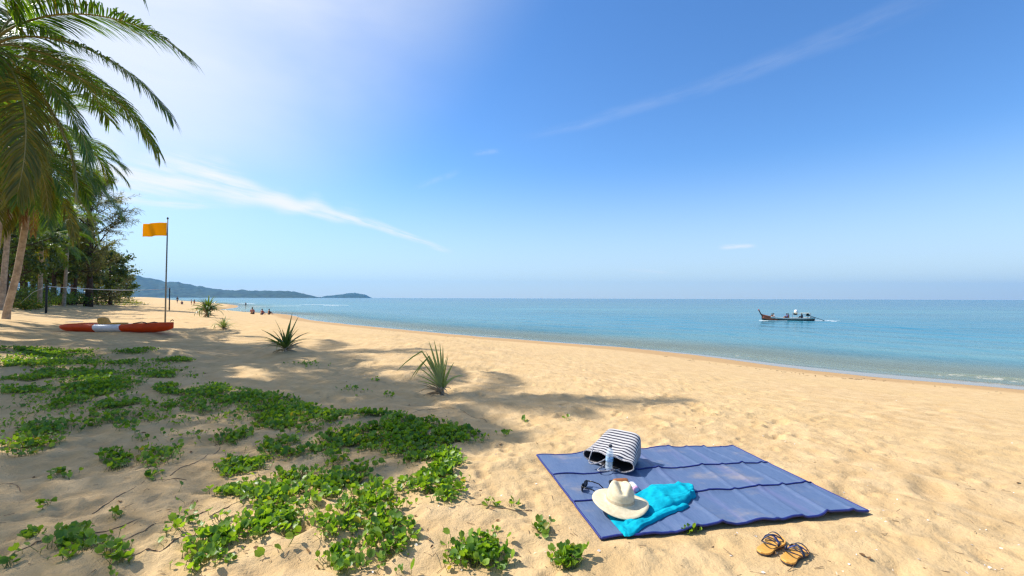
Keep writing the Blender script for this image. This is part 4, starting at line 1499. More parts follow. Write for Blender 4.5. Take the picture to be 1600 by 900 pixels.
# ------------------------------------------------------------------ beach mat
def make_weave():
    m, t, p = mat_new('woven_mat')
    u, v = t.attr('u'), t.attr('v')
    cm = t.node('ShaderNodeCombineXYZ')
    t.l.new(u, cm.inputs[0])
    t.l.new(v, cm.inputs[1])
    vec = cm.outputs[0]
    cross = t.noise(t.mapping(vec, scale=(260, 18, 1)), 1.0, 2, 0.6)
    longs = t.noise(t.mapping(vec, scale=(11, 0.7, 1)), 1.0, 3, 0.6)
    wv = t.noise(t.mapping(vec, scale=(420, 420, 1)), 1.0, 1, 0.5)
    c = t.mix(t.mrange(cross, 0.3, 0.7), (0.082, 0.128, 0.235), (0.112, 0.163, 0.275))
    c = t.mix(t.math('MULTIPLY', t.mrange(longs, 0.5, 0.72), 0.28), c, (0.24, 0.20, 0.38))
    c = t.mix(t.math('MULTIPLY', t.mrange(wv, 0.55, 0.75), 0.3), c, (0.04, 0.06, 0.2))
    dust = t.noise(t.mapping(vec, scale=(3, 3, 1)), 1.0, 5, 0.7)
    c = t.mix(t.math('MULTIPLY', t.mrange(dust, 0.50, 0.76), 0.55), c, (0.46, 0.36, 0.25))
    t.put(p.inputs['Base Color'], c)
    p.inputs['Roughness'].default_value = 0.48
    p.inputs['Specular IOR Level'].default_value = 0.55
    t.l.new(t.bump(wv, 0.4, 0.002), p.inputs['Normal'])
    return m


M['weave'] = make_weave()
M['navy'] = simple('navy_binding', (0.012, 0.022, 0.16), 0.55, 0.2, 40)
ML, MW_ = 2.1, 1.55


def mat_point(u, v):
    """point of the mat surface, u along the long edge, v from the near edge to the far one (world)"""
    u, v = np.asarray(u, float), np.asarray(v, float)
    P = ((1 - u) * (1 - v))[..., None] * MAT_N + (u * (1 - v))[..., None] * MAT_E + (u * v)[..., None] * MAT_F + ((1 - u) * v)[..., None] * MAT_W
    ph = u * 10.0 + 0.25 * np.sin(v * 4 + u * 3)
    fr = ph - np.floor(ph)
    ridge = np.exp(-((fr - 0.5) / 0.09) ** 2) * (0.6 + 0.8 * vnoise(np.floor(ph) * 1.7 + 0.3, np.zeros_like(ph), 3))
    z = 0.015 * ridge * ss(0.05, 0.3, u)
    z = z + 0.005 * np.sin(u * 17 + 2 * v) * (0.3 + v)
    near = np.exp(-v * 6.0)
    z = z + near * (0.012 + 0.010 * np.sin(u * 21 + 0.6) + 0.007 * np.sin(u * 47)) * ss(0.02, 0.2, u) * ss(1.0, 0.85, u)
    far = np.exp(-(1 - v) * 7)
    z = z + far * (0.03 * np.sin(PI * u) ** 2 + 0.008 * np.sin(u * 33))
    for s_ in (1 / 3, 2 / 3):
        z = z + 0.008 * np.exp(-((v - s_) / 0.02) ** 2) * (1 + 0.6 * np.sin(u * 31 + s_ * 9))
    z = z + 0.004 * vnoise(u * 14, v * 9, 12)
    P = P.copy()
    P[..., 2] = 0.012 + np.maximum(z, 0.0)
    # edges are not ruler straight
    ey = (MAT_W - MAT_N) / np.linalg.norm(MAT_W - MAT_N)
    wob = (0.012 * np.sin(u * 15 + 1) + 0.006 * np.sin(u * 37)) * near
    P += ey * wob[..., None]
    return P


mat_o = thing('beach_mat', 'blue woven three panel beach mat with navy edging spread on the sand', 'mat', (MAT_N + MAT_F) / 2)
C0 = np.array(mat_o.location)
for k in range(3):
    v0, v1 = k / 3 + 0.001, (k + 1) / 3 - 0.001
    U, V = np.meshgrid(np.linspace(0, 1, 150), np.linspace(v0, v1, 30))
    top = mat_point(U, V) - C0
    bot = top - (0, 0, 0.007)
    nu, nv = 150, 30
    mb = MB()
    mb.add(top.reshape(-1, 3), grid_faces(nu, nv), 0, u=U, v=V)
    mb.add(bot.reshape(-1, 3), grid_faces(nu, nv)[:, ::-1], 0, u=U, v=V)
    for idx in (np.arange(nu), (nv - 1) * nu + np.arange(nu), np.arange(nv) * nu, np.arange(nv) * nu + nu - 1):
        q = np.stack([idx[:-1], idx[1:], idx[1:] + nu * nv, idx[:-1] + nu * nv], 1)
        mb.f.append((q, 0))
    mb.build('panel', M['weave'], mat_o)
for s_ in (1 / 3, 2 / 3):
    u = np.linspace(0, 1, 160)
    P = mat_point(u, np.full_like(u, s_)) - C0 + (0, 0, 0.003)
    mb = MB()
    tube(mb, P, 0.0065, 6)
    mb.build('seam', M['navy'], mat_o)
for (ua, va, ub, vb) in [(0, 0, 1, 0), (1, 0, 1, 1), (1, 1, 0, 1), (0, 1, 0, 0)]:
    q = np.linspace(0, 1, 160)
    P = mat_point(ua + (ub - ua) * q, va + (vb - va) * q) - C0 - (0, 0, 0.003)
    mb = MB()
    tube(mb, P, 0.0085, 6)
    mb.build('edging', M['navy'], mat_o)


def on_mat(px, py):
    """point of the mat under a picture point"""
    p = at_z(px, py, 0.02)
    u, v = mat_uv(p[0], p[1])
    u, v = float(np.clip(u, 0, 1)), float(np.clip(v, 0, 1))
    return np.array((p[0], p[1], float(mat_point(np.array([u]), np.array([v]))[0, 2])))


def mat_height(x, y):
    u, v = mat_uv(x, y)
    return mat_point(np.clip(u, 0, 1), np.clip(v, 0, 1))[..., 2]


# ------------------------------------------------------------------ striped bag
def make_stripes():
    m, t, p = mat_new('striped_straw')
    a = t.attr('band')
    b = t.attr('around')
    cm = t.node('ShaderNodeCombineXYZ')
    t.l.new(a, cm.inputs[0])
    t.l.new(b, cm.inputs[1])
    wob = t.noise(t.mapping(cm.outputs[0], scale=(5, 60, 1)), 1.0, 2)
    f = t.math('FRACT', t.math('ADD', t.math('MULTIPLY', a, 10.5), t.math('MULTIPLY', t.math('SUBTRACT', wob, 0.5), 0.16)))
    m1 = t.mrange(f, 0.50, 0.56)
    m2 = t.mrange(f, 0.94, 1.0, 1.0, 0.0)
    msk = t.math('MULTIPLY', m1, m2)
    rib = t.node('ShaderNodeTexWave')
    t.l.new(t.mapping(cm.outputs[0], scale=(20, 14, 1)), rib.inputs[0])
    rib.inputs['Scale'].default_value = 3.0
    t.put(p.inputs['Base Color'], t.mix(msk, (0.62, 0.60, 0.58), (0.022, 0.022, 0.045)))
    p.inputs['Roughness'].default_value = 0.8
    t.l.new(t.bump(rib.outputs['Fac'], 0.5, 0.004), p.inputs['Normal'])
    return m


M['stripes'] = make_stripes()
M['lining'] = simple('dark_lining', (0.02, 0.018, 0.022), 0.9, 0.3, 30)
M['rope'] = simple('pale_rope', (0.32, 0.31, 0.33), 0.85, 0.75, 90, 0.8, 200)

bag_w = np.array((0.80, -0.60, 0))
bag_a = np.array((-0.60, -0.80, 0))
bp = on_mat(982, 728)
bag = thing('tote_bag', 'black and white striped tote bag lying on its side on the mat', 'bag', (0.945, 4.14, 0.03))
nB, nS = 44, 18


def bag_ring(t, inset=0.0):
    """cross-section of the bag at t (0 base, 1 mouth), in metres around the bag's axis"""
    th = np.linspace(0, 2 * PI, nB, endpoint=False)
    w = 0.172 + 0.075 * t
    h = 0.122 - 0.066 * t ** 1.25
    e = 0.42 + 0.28 * t
    cx = np.sign(np.cos(th)) * np.abs(np.cos(th)) ** e * (w - inset)
    cz = np.sign(np.sin(th)) * np.abs(np.sin(th)) ** e * (h - inset)
    cz = np.where(cz > 0, cz * (1 - 0.20 * t * np.exp(-((cx / w + 0.1) / 0.45) ** 2)), cz)       # the mouth sags
    cz = cz + 0.006 * np.sin(cx * 40 + t * 5) * t
    return cx, cz + h


def bag_pts(t, inset=0.0):
    cx, cz = bag_ring(t, inset)
    sag = 0.012 * math.sin(PI * t)
    ax = -0.155 + 0.33 * t + 0.03 * t * np.sin(cx * 9)
    tilt = 0.10 * (1 - t)
    return (np.outer(cx, bag_w) + np.outer(ax, bag_a) + np.outer(cz - sag * (cz > 0.1) + 0.0 * tilt, (0, 0, 1)))


mb = MB()
ts = np.linspace(0, 1, nS)
V = np.concatenate([bag_pts(t_) for t_ in ts])
ar = np.tile(np.arange(nB) / nB, nS)
mb.add(V, grid_faces(nB, nS, True), 0, band=np.repeat(ts, nB), around=ar)
Vi = np.concatenate([bag_pts(t_, 0.006) for t_ in ts])
mb.add(Vi, grid_faces(nB, nS, True)[:, ::-1], 1)
o1, o2 = (nS - 1) * nB, nS * nB + (nS - 1) * nB
q = np.array([(o1 + i, o1 + (i + 1) % nB, o2 + (i + 1) % nB, o2 + i) for i in range(nB)])
mb.f.append((q, 0))
b0 = bag_pts(0)
mb.add(np.vstack([b0, b0.mean(0) - bag_a * 0.012]), [(i, nB, (i + 1) % nB) for i in range(nB)], 0, band=np.full(nB + 1, 0.02), around=np.zeros(nB + 1))
bag_o = mb.build('body', [M['stripes'], M['lining']], bag)
# rim binding
mb = MB()
rim = bag_pts(1.0)
tube(mb, np.vstack([rim, rim[:1]]), 0.006, 6, cap=False)
mb.build('rim', M['rope'], bag)
for k, (zz, xo, drop) in enumerate([(0.108, -0.09, 1), (0.012, 0.02, 0)]):
    a0 = np.array(bag_w) * (xo - 0.055) + bag_a * 0.165 + (0, 0, zz)
    a1 = np.array(bag_w) * (xo + 0.095) + bag_a * 0.165 + (0, 0, zz)
    q = np.linspace(0, 1, 26)[:, None]
    arc = np.sin(PI * q)
    P = a0 * (1 - q) + a1 * q + bag_a * (0.13 * arc ** 0.8) * (0.8 if drop else 1.25) + bag_w * (-0.05 * arc)
    P[:, 2] = (zz - 0.022) * (1 - arc[:, 0] ** 0.7) * (1 if drop else 0.4) + (0.012 + 0.04 * (1 - q[:, 0]) * drop)
    mb = MB()
    tube(mb, P, 0.0055, 7)
    mb.build('handle', M['rope'], bag)

# ------------------------------------------------------------------ water bottle
def clear_plastic(name, tint, alpha):
    m, t, p = mat_new(name)
    p.inputs['Base Color'].default_value = (*tint, 1)
    p.inputs['Roughness'].default_value = 0.06
    p.inputs['IOR'].default_value = 1.2
    p.inputs['Alpha'].default_value = alpha
    p.inputs['Specular IOR Level'].default_value = 0.9
    return m


M['pet'] = clear_plastic('clear_bottle_plastic', (0.8, 0.9, 0.97), 0.30)
M['water'] = clear_plastic('bottled_water', (0.66, 0.82, 0.9), 0.2)
M['cap'] = simple('dark_cap', (0.02, 0.022, 0.035), 0.4, 0.1)
M['label_pale'] = simple('pale_blue_wrapper', (0.30, 0.46, 0.64), 0.4, 0.5, 60)
q = on_mat(951, 735)
bt = thing('water_bottle', 'clear plastic water bottle with dark cap standing before the bag mouth', 'bottle', q)
bt.rotation_euler = (rad(3), rad(4), 0)
prof = [(0.012, 0.006), (0.026, 0.001), (0.031, 0.008), (0.0315, 0.03), (0.029, 0.036), (0.0315, 0.042), (0.0315, 0.06), (0.029, 0.066), (0.0315, 0.072),
        (0.0315, 0.125), (0.0285, 0.132), (0.031, 0.14), (0.028, 0.158), (0.019, 0.178), (0.0125, 0.19), (0.0125, 0.2)]
lathe(MB(), prof, 24).build('body', M['pet'], bt)
lathe(MB(), [(r_ * 0.94 if r_ > 0.02 else r_, z_ + 0.002) for r_, z_ in prof if z_ < 0.15], 20).build('water', M['water'], bt)
lathe(MB(), [(0.0325, 0.078), (0.0328, 0.08), (0.0328, 0.118), (0.0325, 0.12)], 24, cap=False).build('wrapper', M['label_pale'], bt)
mb = lathe(MB(), [(0.0145, 0.196), (0.0152, 0.199), (0.0152, 0.214), (0.013, 0.218), (0.002, 0.2185)], 20)
mb.build('cap', M['cap'], bt)

# ------------------------------------------------------------------ sunglasses
M['black_gloss'] = simple('black_plastic', (0.008, 0.008, 0.01), 0.18, 0.1)
M['lens'] = simple('dark_lens', (0.012, 0.012, 0.016), 0.05, 0.1)
sg_p = on_mat(912, 763)
sg = thing('sunglasses', 'black sunglasses lying open on the mat below the bag', 'sunglasses', sg_p + (0, 0, 0.002), rad(62))
# local: lenses along x, temples run to -y (towards the viewer's right after turning)
for s_ in (-1, 1):
    th = np.linspace(0, 2 * PI, 22, endpoint=False)
    ex = s_ * 0.036 + 0.030 * np.sign(np.cos(th)) * np.abs(np.cos(th)) ** 0.75
    ez = 0.027 + 0.024 * np.sign(np.sin(th)) * np.abs(np.sin(th)) ** 0.8
    P = np.stack([ex, 0.006 * (np.abs(ex) / 0.06) ** 2 * -1, ez], 1)
    tube(MB(), np.vstack([P, P[:2]]), 0.0042, 6, cap=False).build('rim', M['black_gloss'], sg)
    mb = MB()
    mb.add(np.vstack([P, P.mean(0) + (0, 0.004, 0)]), [(i, (i + 1) % 22, 22) for i in range(22)])
    mb.build('lens', M['lens'], sg)
    tx = s_ * 0.068
    P = np.array([(tx, -0.004, 0.040), (tx, -0.05, 0.041), (tx * 0.98, -0.10, 0.034), (tx * 0.95, -0.125, 0.018), (tx * 0.93, -0.142, 0.004)])
    tube(MB(), P, [0.005, 0.0045, 0.004, 0.0042, 0.004], 6).build('temple', M['black_gloss'], sg)
tube(MB(), [(-0.01, 0, 0.037), (0, 0.002, 0.041), (0.01, 0, 0.037)], 0.0045, 6).build('bridge', M['black_gloss'], sg)

# ------------------------------------------------------------------ towel
def make_terry():
    m, t, p = mat_new('terry_cloth')
    co = t.node('ShaderNodeTexCoord').outputs['Object']
    a = t.noise(co, 190, 3, 0.7)
    b = t.noise(co, 14, 4, 0.6)
    c = t.mix(t.mrange(b, 0.3, 0.7), (0.002, 0.28, 0.385), (0.004, 0.43, 0.545))
    c = t.mix(t.math('MULTIPLY', t.mrange(a, 0.5, 0.75), 0.4), c, (0.002, 0.22, 0.30))
    t.put(p.inputs['Base Color'], c)
    p.inputs['Roughness'].default_value = 0.95
    p.inputs['Specular IOR Level'].default_value = 0.1
    t.l.new(t.bump(b, 0.4, 0.012, t.bump(a, 0.7, 0.004)), p.inputs['Normal'])
    return m


M['terry'] = make_terry()
tc = on_mat(1010, 795)
towel = thing('beach_towel', 'crumpled turquoise towel half under the straw hat', 'towel', (tc[0], tc[1], 0.0))


def cloth(name, top_px, bot_px, hfun, seed, thick=0.012, nu=64, nv=34):
    """folded cloth between two picture curves laid on the mat; hfun gives its height"""
    A = np.array([at_z(*p, 0.03)[:2] for p in top_px])
    B = np.array([at_z(*p, 0.03)[:2] for p in bot_px])
    u = np.linspace(0, 1, nu)

    def curve(C):
        s_ = np.linspace(0, 1, len(C))
        q = np.stack([np.interp(u, s_, C[:, k]) for k in range(2)], 1)
        for _ in range(3):
            q[1:-1] = (q[:-2] + 2 * q[1:-1] + q[2:]) / 4
        return q
    A, B = curve(A), curve(B)
    V = np.linspace(0, 1, nv)
    P = A[None] * (1 - V)[:, None, None] + B[None] * V[:, None, None]
    U2, V2 = np.meshgrid(u, V)
    gzm = mat_height(P[..., 0], P[..., 1])
    edge = np.minimum(np.minimum(U2, 1 - U2) * 16, np.minimum(V2, 1 - V2) * 9)
    edge = np.sqrt(np.clip(edge, 0, 1) * (2 - np.clip(edge, 0, 1)))
    h = np.maximum(hfun(U2, V2), thick) * edge
    top = np.concatenate([P, (gzm + 0.003 + h)[..., None]], -1)
    bot = np.concatenate([P, (gzm + 0.0015)[..., None]], -1)
    o = np.array((tc[0], tc[1], 0))
    mb = MB()
    mb.add((top - o).reshape(-1, 3), grid_faces(nu, nv)[:, ::-1])
    mb.add((bot - o).reshape(-1, 3), grid_faces(nu, nv))
    return mb.build(name, M['terry'], towel)


def h_main(U, V):
    z = 0.034 + 0.014 * fbm(U * 4.0, V * 3.0, 4, 5) + 0.003 * np.sin(V * 16 + U * 7 + 3 * vnoise(U * 3, V * 2, 4))
    z = z + 0.007 * np.abs(fbm(U * 9 + V * 3, V * 7 - U * 2, 3, 15)) - 0.004 * np.exp(-(fbm(U * 5 - V * 2, V * 5, 2, 25) / 0.05) ** 2)
    z = z + 0.016 * np.exp(-((V - 0.86 + 0.1 * U) / 0.10) ** 2)                   # rolled near edge
    z = z - 0.009 * np.exp(-((V - 0.68 + 0.05 * np.sin(U * 5)) / 0.05) ** 2)
    return (z + 0.012 * np.exp(-((V - 0.16) / 0.12) ** 2) * U) * (0.45 + 0.55 * ss(0.3, 0.6, U))


def h_low(U, V):
    return (0.5 + 0.5 * ss(0.2, 0.6, U + V * 0.3)) * 0.018 + 0.012 * fbm(U * 6, V * 3, 3, 8) + 0.010 * np.exp(-((V - 0.7) / 0.2) ** 2)


cloth('upper_fold', [(960, 792), (985, 776), (1004, 764), (1021, 757), (1050, 759), (1076, 757), (1084, 762)],
      [(978, 822), (990, 821), (1008, 809), (1030, 801), (1050, 794), (1074, 786), (1088, 774)], h_main, 1)
cloth('lower_fold', [(948, 802), (968, 800), (990, 799), (1010, 798), (1030, 793), (1050, 788), (1070, 786)],
      [(976, 836), (985, 836), (998, 829), (1012, 818), (1036, 806), (1060, 799), (1078, 789)], h_low, 2)

# ------------------------------------------------------------------ straw hat
def make_straw():
    m, t, p = mat_new('woven_straw')
    co = t.node('ShaderNodeTexCoord').outputs['Object']
    w = t.node('ShaderNodeTexWave', wave_type='RINGS', rings_direction='Z')
    t.l.new(co, w.inputs[0])
    w.inputs['Scale'].default_value = 75
    w.inputs['Distortion'].default_value = 1.0
    n = t.noise(co, 40, 3, 0.6)
    t.put(p.inputs['Base Color'], t.mix(t.mrange(n, 0.3, 0.7), (0.64, 0.53, 0.33), (0.73, 0.63, 0.42)))
    p.inputs['Roughness'].default_value = 0.75
    t.l.new(t.bump(w.outputs['Fac'], 0.25, 0.002), p.inputs['Normal'])
    return m


M['straw'] = make_straw()
M['band'] = simple('straw_band', (0.50, 0.40, 0.25), 0.7, 0.15, 50, 0.4, 150)
hc = at_z(969, 783, 0.082)
hat = thing('straw_hat', 'pale straw sun hat with wide brim sitting on the towel', 'hat', hc)
hat.rotation_euler = (rad(5), rad(4), 0)
hat.scale = (0.93,) * 3
th = np.linspace(0, 2 * PI, 64, endpoint=False)


def hat_ring(rx, ry, z, brim=0.0):
    zz = z + brim * (0.014 * np.cos(2 * th + 0.5) + 0.006 * np.cos(3 * th + 1))
    return np.stack([rx * np.cos(th), ry * np.sin(th), zz], 1)


rings = [hat_ring(0.208, 0.200, -0.010, 1.0), hat_ring(0.207, 0.199, -0.006, 1.0), hat_ring(0.185, 0.178, -0.004, 0.85), hat_ring(0.15, 0.146, 0.0, 0.5), hat_ring(0.122, 0.118, 0.002, 0.15),
         hat_ring(0.108, 0.104, 0.008), hat_ring(0.103, 0.098, 0.022), hat_ring(0.099, 0.093, 0.05), hat_ring(0.094, 0.087, 0.08)]
# pinched crown: hollow along the middle with a dent at the front on both sides
for (k_, z_) in ((0.95, 0.105), (0.86, 0.124), (0.70, 0.133), (0.5, 0.130), (0.3, 0.122), (0.1, 0.118)):
    rg = hat_ring(0.092 * k_, 0.083 * k_, z_)
    pinch = 1 - 0.16 * np.exp(-((rg[:, 1] + 0.05) / 0.05) ** 2) * (z_ > 0.09)
    rg[:, 0] *= pinch
    rg[:, 2] -= 0.028 * np.exp(-(rg[:, 0] / 0.028) ** 2) * (k_ < 0.9) + 0.018 * ss(0.0, -0.08, rg[:, 1]) - 0.008 * ss(0.0, 0.08, rg[:, 1])
    rings.append(rg)
mb = MB()
mb.add(np.concatenate(rings), grid_faces(64, len(rings), True))
nb = len(rings) * 64
mb.add(rings[-1].mean(0)[None], [], 0)
mb.f.append((np.array([(nb - 64 + i, nb - 64 + (i + 1) % 64, nb) for i in range(64)]), 0))
hat_mesh = mb.build('hat_body', M['straw'], hat)
sm = hat_mesh.modifiers.new('thickness', 'SOLIDIFY')
sm.thickness = 0.003
sm.offset = 0
mb = MB()
for (r_, z_) in ((0.1065, 0.010), (0.1060, 0.012), (0.1045, 0.034), (0.1030, 0.036)):
    pass
bandr = [hat_ring(0.1085, 0.1045, 0.009), hat_ring(0.1080, 0.1035, 0.011), hat_ring(0.1050, 0.0998, 0.030), hat_ring(0.1040, 0.0985, 0.032)]
mb.add(np.concatenate(bandr), grid_faces(64, 4, True))
mb.build('band', M['band'], hat)

# ------------------------------------------------------------------ sunscreen tube and tan bottle behind the hat
M['white_tube'] = simple('white_plastic', (0.78, 0.80, 0.84), 0.3, 0.05)
M['pink'] = simple('pink_plastic', (0.75, 0.36, 0.55), 0.35, 0.05)
M['tan_plastic'] = simple('brown_plastic', (0.36, 0.13, 0.035), 0.35, 0.15)
a, b = on_mat(984, 755), on_mat(996, 772)
dirv = (b - a)[:2] / np.linalg.norm((b - a)[:2])
ss_t = thing('sunscreen_tube', 'white sunscreen tube with pink cap lying beside the hat crown', 'tube', (*((a + b) / 2)[:2], max(a[2], b[2]) + 0.026), math.atan2(dirv[1], dirv[0]))
P = np.stack([np.linspace(-0.075, 0.045, 9), np.zeros(9), np.zeros(9)], 1)
mb = MB()
rings = []
for k, x_ in enumerate(np.linspace(-0.075, 0.045, 10)):
    w = 0.026
    h = 0.005 + 0.018 * ss(0, 1, k / 9 * 1.3)
    t8 = np.linspace(0, 2 * PI, 20, endpoint=False)
    rings.append(np.stack([np.full(20, x_), w * np.cos(t8), h * np.sin(t8)], 1))
mb.add(np.concatenate(rings), [tuple(f) for f in grid_faces(20, 10, True)] + [tuple(range(20))[::-1]])
mb.build('tube_body', M['white_tube'], ss_t)
mb = MB()
t8 = np.linspace(0, 2 * PI, 20, endpoint=False)
rings = [np.stack([np.full(20, x_), r_ * np.cos(t8), r_ * np.sin(t8)], 1) for x_, r_ in ((0.045, 0.022), (0.047, 0.0235), (0.068, 0.0225), (0.071, 0.02))]
mb.add(np.concatenate(rings), [tuple(f) for f in grid_faces(20, 4, True)] + [tuple(range(20))[::-1], tuple(60 + i for i in range(20))])
mb.build('cap', M['pink'], ss_t)

q = on_mat(968, 757)
tb = thing('lotion_bottle', 'small brown lotion bottle lying behind the straw hat', 'bottle', q + (0, 0, 0.028), rad(188))
mb = MB()
rings = []
for x_, w, h in ((-0.07, 0.012, 0.01), (-0.066, 0.028, 0.022), (-0.05, 0.032, 0.026), (0.03, 0.032, 0.026), (0.045, 0.028, 0.023), (0.055, 0.014, 0.014)):
    rings.append(np.stack([np.full(20, x_), w * np.cos(t8), h * np.sin(t8)], 1))
mb.add(np.concatenate(rings), [tuple(f) for f in grid_faces(20, 6, True)] + [tuple(range(20))[::-1], tuple(100 + i for i in range(20))])
mb.build('body', M['tan_plastic'], tb)
mb = MB()
rings = [np.stack([np.full(20, x_), r_ * np.cos(t8), r_ * np.sin(t8)], 1) for x_, r_ in ((0.053, 0.015), (0.056, 0.018), (0.082, 0.017), (0.085, 0.013))]
mb.add(np.concatenate(rings), [tuple(f) for f in grid_faces(20, 4, True)] + [tuple(range(20))[::-1], tuple(60 + i for i in range(20))])
mb.build('cap', M['black_gloss'], tb)

# ------------------------------------------------------------------ sandals
M['sole'] = simple('tan_leather_sole', (0.68, 0.34, 0.065), 0.5, 0.12, 18, 0.3, 60)
M['sole_edge'] = simple('dark_sole_rubber', (0.06, 0.04, 0.03), 0.8, 0.2)
M['strap'] = simple('navy_strap', (0.018, 0.022, 0.05), 0.55, 0.3, 40)
M['strap_blue'] = simple('blue_strap', (0.015, 0.03, 0.14), 0.5, 0.2, 40)


def sandal(label, p_heel, p_toe, mirror):
    a, b = on_ground(*p_heel), on_ground(*p_toe)
    d = (b - a)[:2]
    ang = math.atan2(d[1], d[0])
    t = thing('sandal', label, 'sandal', (a + b) / 2 + (0, 0, 0.006), ang, 'pair of sandals on the sand')
    t.location[2] = (a[2] + b[2] + float(gz(*((a + b) / 2)[:2]))) / 3 + 0.006
    t.rotation_euler[1] = -math.atan2(b[2] - a[2], float(np.linalg.norm(d)))
    t.scale = (1.1,) * 3
    L = 0.255
    u = np.linspace(0, 1, 30)
    half = 0.036 + 0.014 * np.exp(-((u - 0.72) / 0.2) ** 2) - 0.005 * np.exp(-((u - 0.42) / 0.15) ** 2)
    half = half * np.minimum(1, np.sqrt(np.clip(1 - ((u - 0.16) / 0.16) ** 2, 0, 1)) * (u < 0.16) + (u >= 0.16))
    half = half * np.minimum(1, np.sqrt(np.clip(1 - ((u - 0.8) / 0.2) ** 2, 0, 1)) * (u > 0.8) + (u <= 0.8))
    cx = (u - 0.5) * L
    cy = mirror * 0.008 * np.sin(u * PI) * -1
    loop = np.concatenate([np.stack([cx, cy + half], 1), np.stack([cx, cy - half], 1)[::-1][1:-1]])

    def slab(z0, z1, grow, m, nm):
        c = loop.mean(0)
        lp = c + (loop - c) * grow
        n = len(lp)
        V = np.vstack([np.c_[lp, np.full(n, z0)], np.c_[lp, np.full(n, z1 - 0.002)], np.c_[c + (lp - c) * 0.985, np.full(n, z1)], [[*c, z1 - 0.0015]]])
        F = [tuple(range(n))[::-1]]
        for k in (0, 1):
            F += [(k * n + i, k * n + (i + 1) % n, (k + 1) * n + (i + 1) % n, (k + 1) * n + i) for i in range(n)]
        F += [(2 * n + i, 2 * n + (i + 1) % n, 3 * n) for i in range(n)]
        mb = MB()
        mb.add(V, F)
        return mb.build(nm, m, t, False)
    slab(0.0, 0.008, 1.0, M['sole_edge'], 'outsole')
    slab(0.0082, 0.017, 0.985, M['sole'], 'footbed')

    def strap(p, q, h, w, m, nm='strap', mid=0.0):
        s_ = np.linspace(0, 1, 16)
        P = np.outer(1 - s_, p) + np.outer(s_, q)
        P = np.c_[P, 0.012 + h * np.sin(PI * s_) ** 0.75]
        P[:, 0] += mid * np.sin(PI * s_)
        tg = np.gradient(P, axis=0)
        sd_ = np.cross(tg, (0, 0, 1.0))
        sd_ /= np.linalg.norm(sd_, axis=1)[:, None] + 1e-9
        mb = MB()
        V = np.concatenate([P - sd_ * w, P + sd_ * w, P + sd_ * w + (0, 0, 0.003), P - sd_ * w + (0, 0, 0.003)])
        n = 16
        F = []
        for i in range(n - 1):
            for k in range(4):
                j = (k + 1) % 4
                F.append((k * n + i, k * n + i + 1, j * n + i + 1, j * n + i))
        mb.add(V, F)
        mb.build(nm, m, t)
    s = mirror
    strap((0.055, 0.048 * s), (0.015, -0.045 * s), 0.032, 0.007, M['strap_blue'])
    strap((0.005, 0.042 * s), (0.065, -0.047 * s), 0.036, 0.007, M['strap'])
    strap((0.075, 0.044 * s), (0.07, -0.042 * s), 0.034, 0.004, M['strap'])
    strap((0.002, 0.042 * s), (0.0, -0.043 * s), 0.034, 0.004, M['strap'], 'strap', -0.02)
    strap((-0.01, 0.040 * s), (-0.012, -0.042 * s), 0.030, 0.0045, M['strap'], 'heel_strap', -0.055)
    box(MB(), (0.0, -0.044 * s, 0.028), (0.008, 0.004, 0.010)).build('buckle', M['strap'], t)
    return t


sandal('tan sandal with dark straps, the one farther back and nearer the mat', (1187, 873), (1219, 846), 1)
sandal('tan sandal with blue cross straps, the one closest to the viewer', (1227, 887), (1257, 861), -1)

# ------------------------------------------------------------------ kayak
M['kayak_red'] = simple('red_orange_plastic', (0.66, 0.06, 0.006), 0.5, 0.1, 6, spec=0.25)
M['kayak_white'] = simple('white_kayak_plastic', (0.72, 0.70, 0.72), 0.4, 0.1, 8)
M['kayak_tan'] = simple('orange_tan_seat', (0.66, 0.30, 0.04), 0.6, 0.2, 20)
M['kayak_black'] = simple('black_trim', (0.02, 0.02, 0.02), 0.6, 0.1)
ka, kb = at_z(93, 515.5, 0.31), at_z(271, 516, 0.31)
kc = (ka + kb) / 2
KL = float(np.linalg.norm((kb - ka)[:2]))
kay = thing('kayak', 'red and white sit-on kayak lying on the sand by the flagpole', 'kayak', (kc[0], kc[1], float(gz(kc[0], kc[1])) - 0.02),
            math.atan2(kb[1] - ka[1], kb[0] - ka[0]))


def kayak_hull(x0, x1, m, nm):
    n = 40
    x = np.linspace(x0, x1, n)
    rings = []
    for q in x:
        s_ = abs(2 * q - 1)
        hw = 0.39 * max(0.0, 1 - s_ ** 2.6) ** 0.7 + 0.012
        keel = 0.16 * s_ ** 7
        deck = 0.34 + (0.03 * s_ ** 2.2 if q > 0.5 else -0.10 * s_ ** 5) - 0.04 * math.exp(-((q - 0.5) / 0.2) ** 4)
        xx = (q - 0.5) * KL
        hh = deck - keel
        rings.append([(xx, -hw * 0.75, deck), (xx, -hw, deck - 0.06 * hh / 0.3), (xx, -hw * 0.97, keel + hh * 0.45), (xx, -hw * 0.6, keel + 0.05 * hh), (xx, 0, keel),
                      (xx, hw * 0.6, keel + 0.05 * hh), (xx, hw * 0.97, keel + hh * 0.45), (xx, hw, deck - 0.06 * hh / 0.3), (xx, hw * 0.75, deck), (xx, hw * 0.35, deck - 0.05 * (hw > 0.2)), (xx, -hw * 0.35, deck - 0.05 * (hw > 0.2))])
    mb = MB()
    k = 11
    mb.add(np.array(rings).reshape(-1, 3), [tuple(f) for f in grid_faces(k, n, True)] + [tuple(range(k))[::-1], tuple((n - 1) * k + i for i in range(k))])
    return mb.build(nm, m, kay)


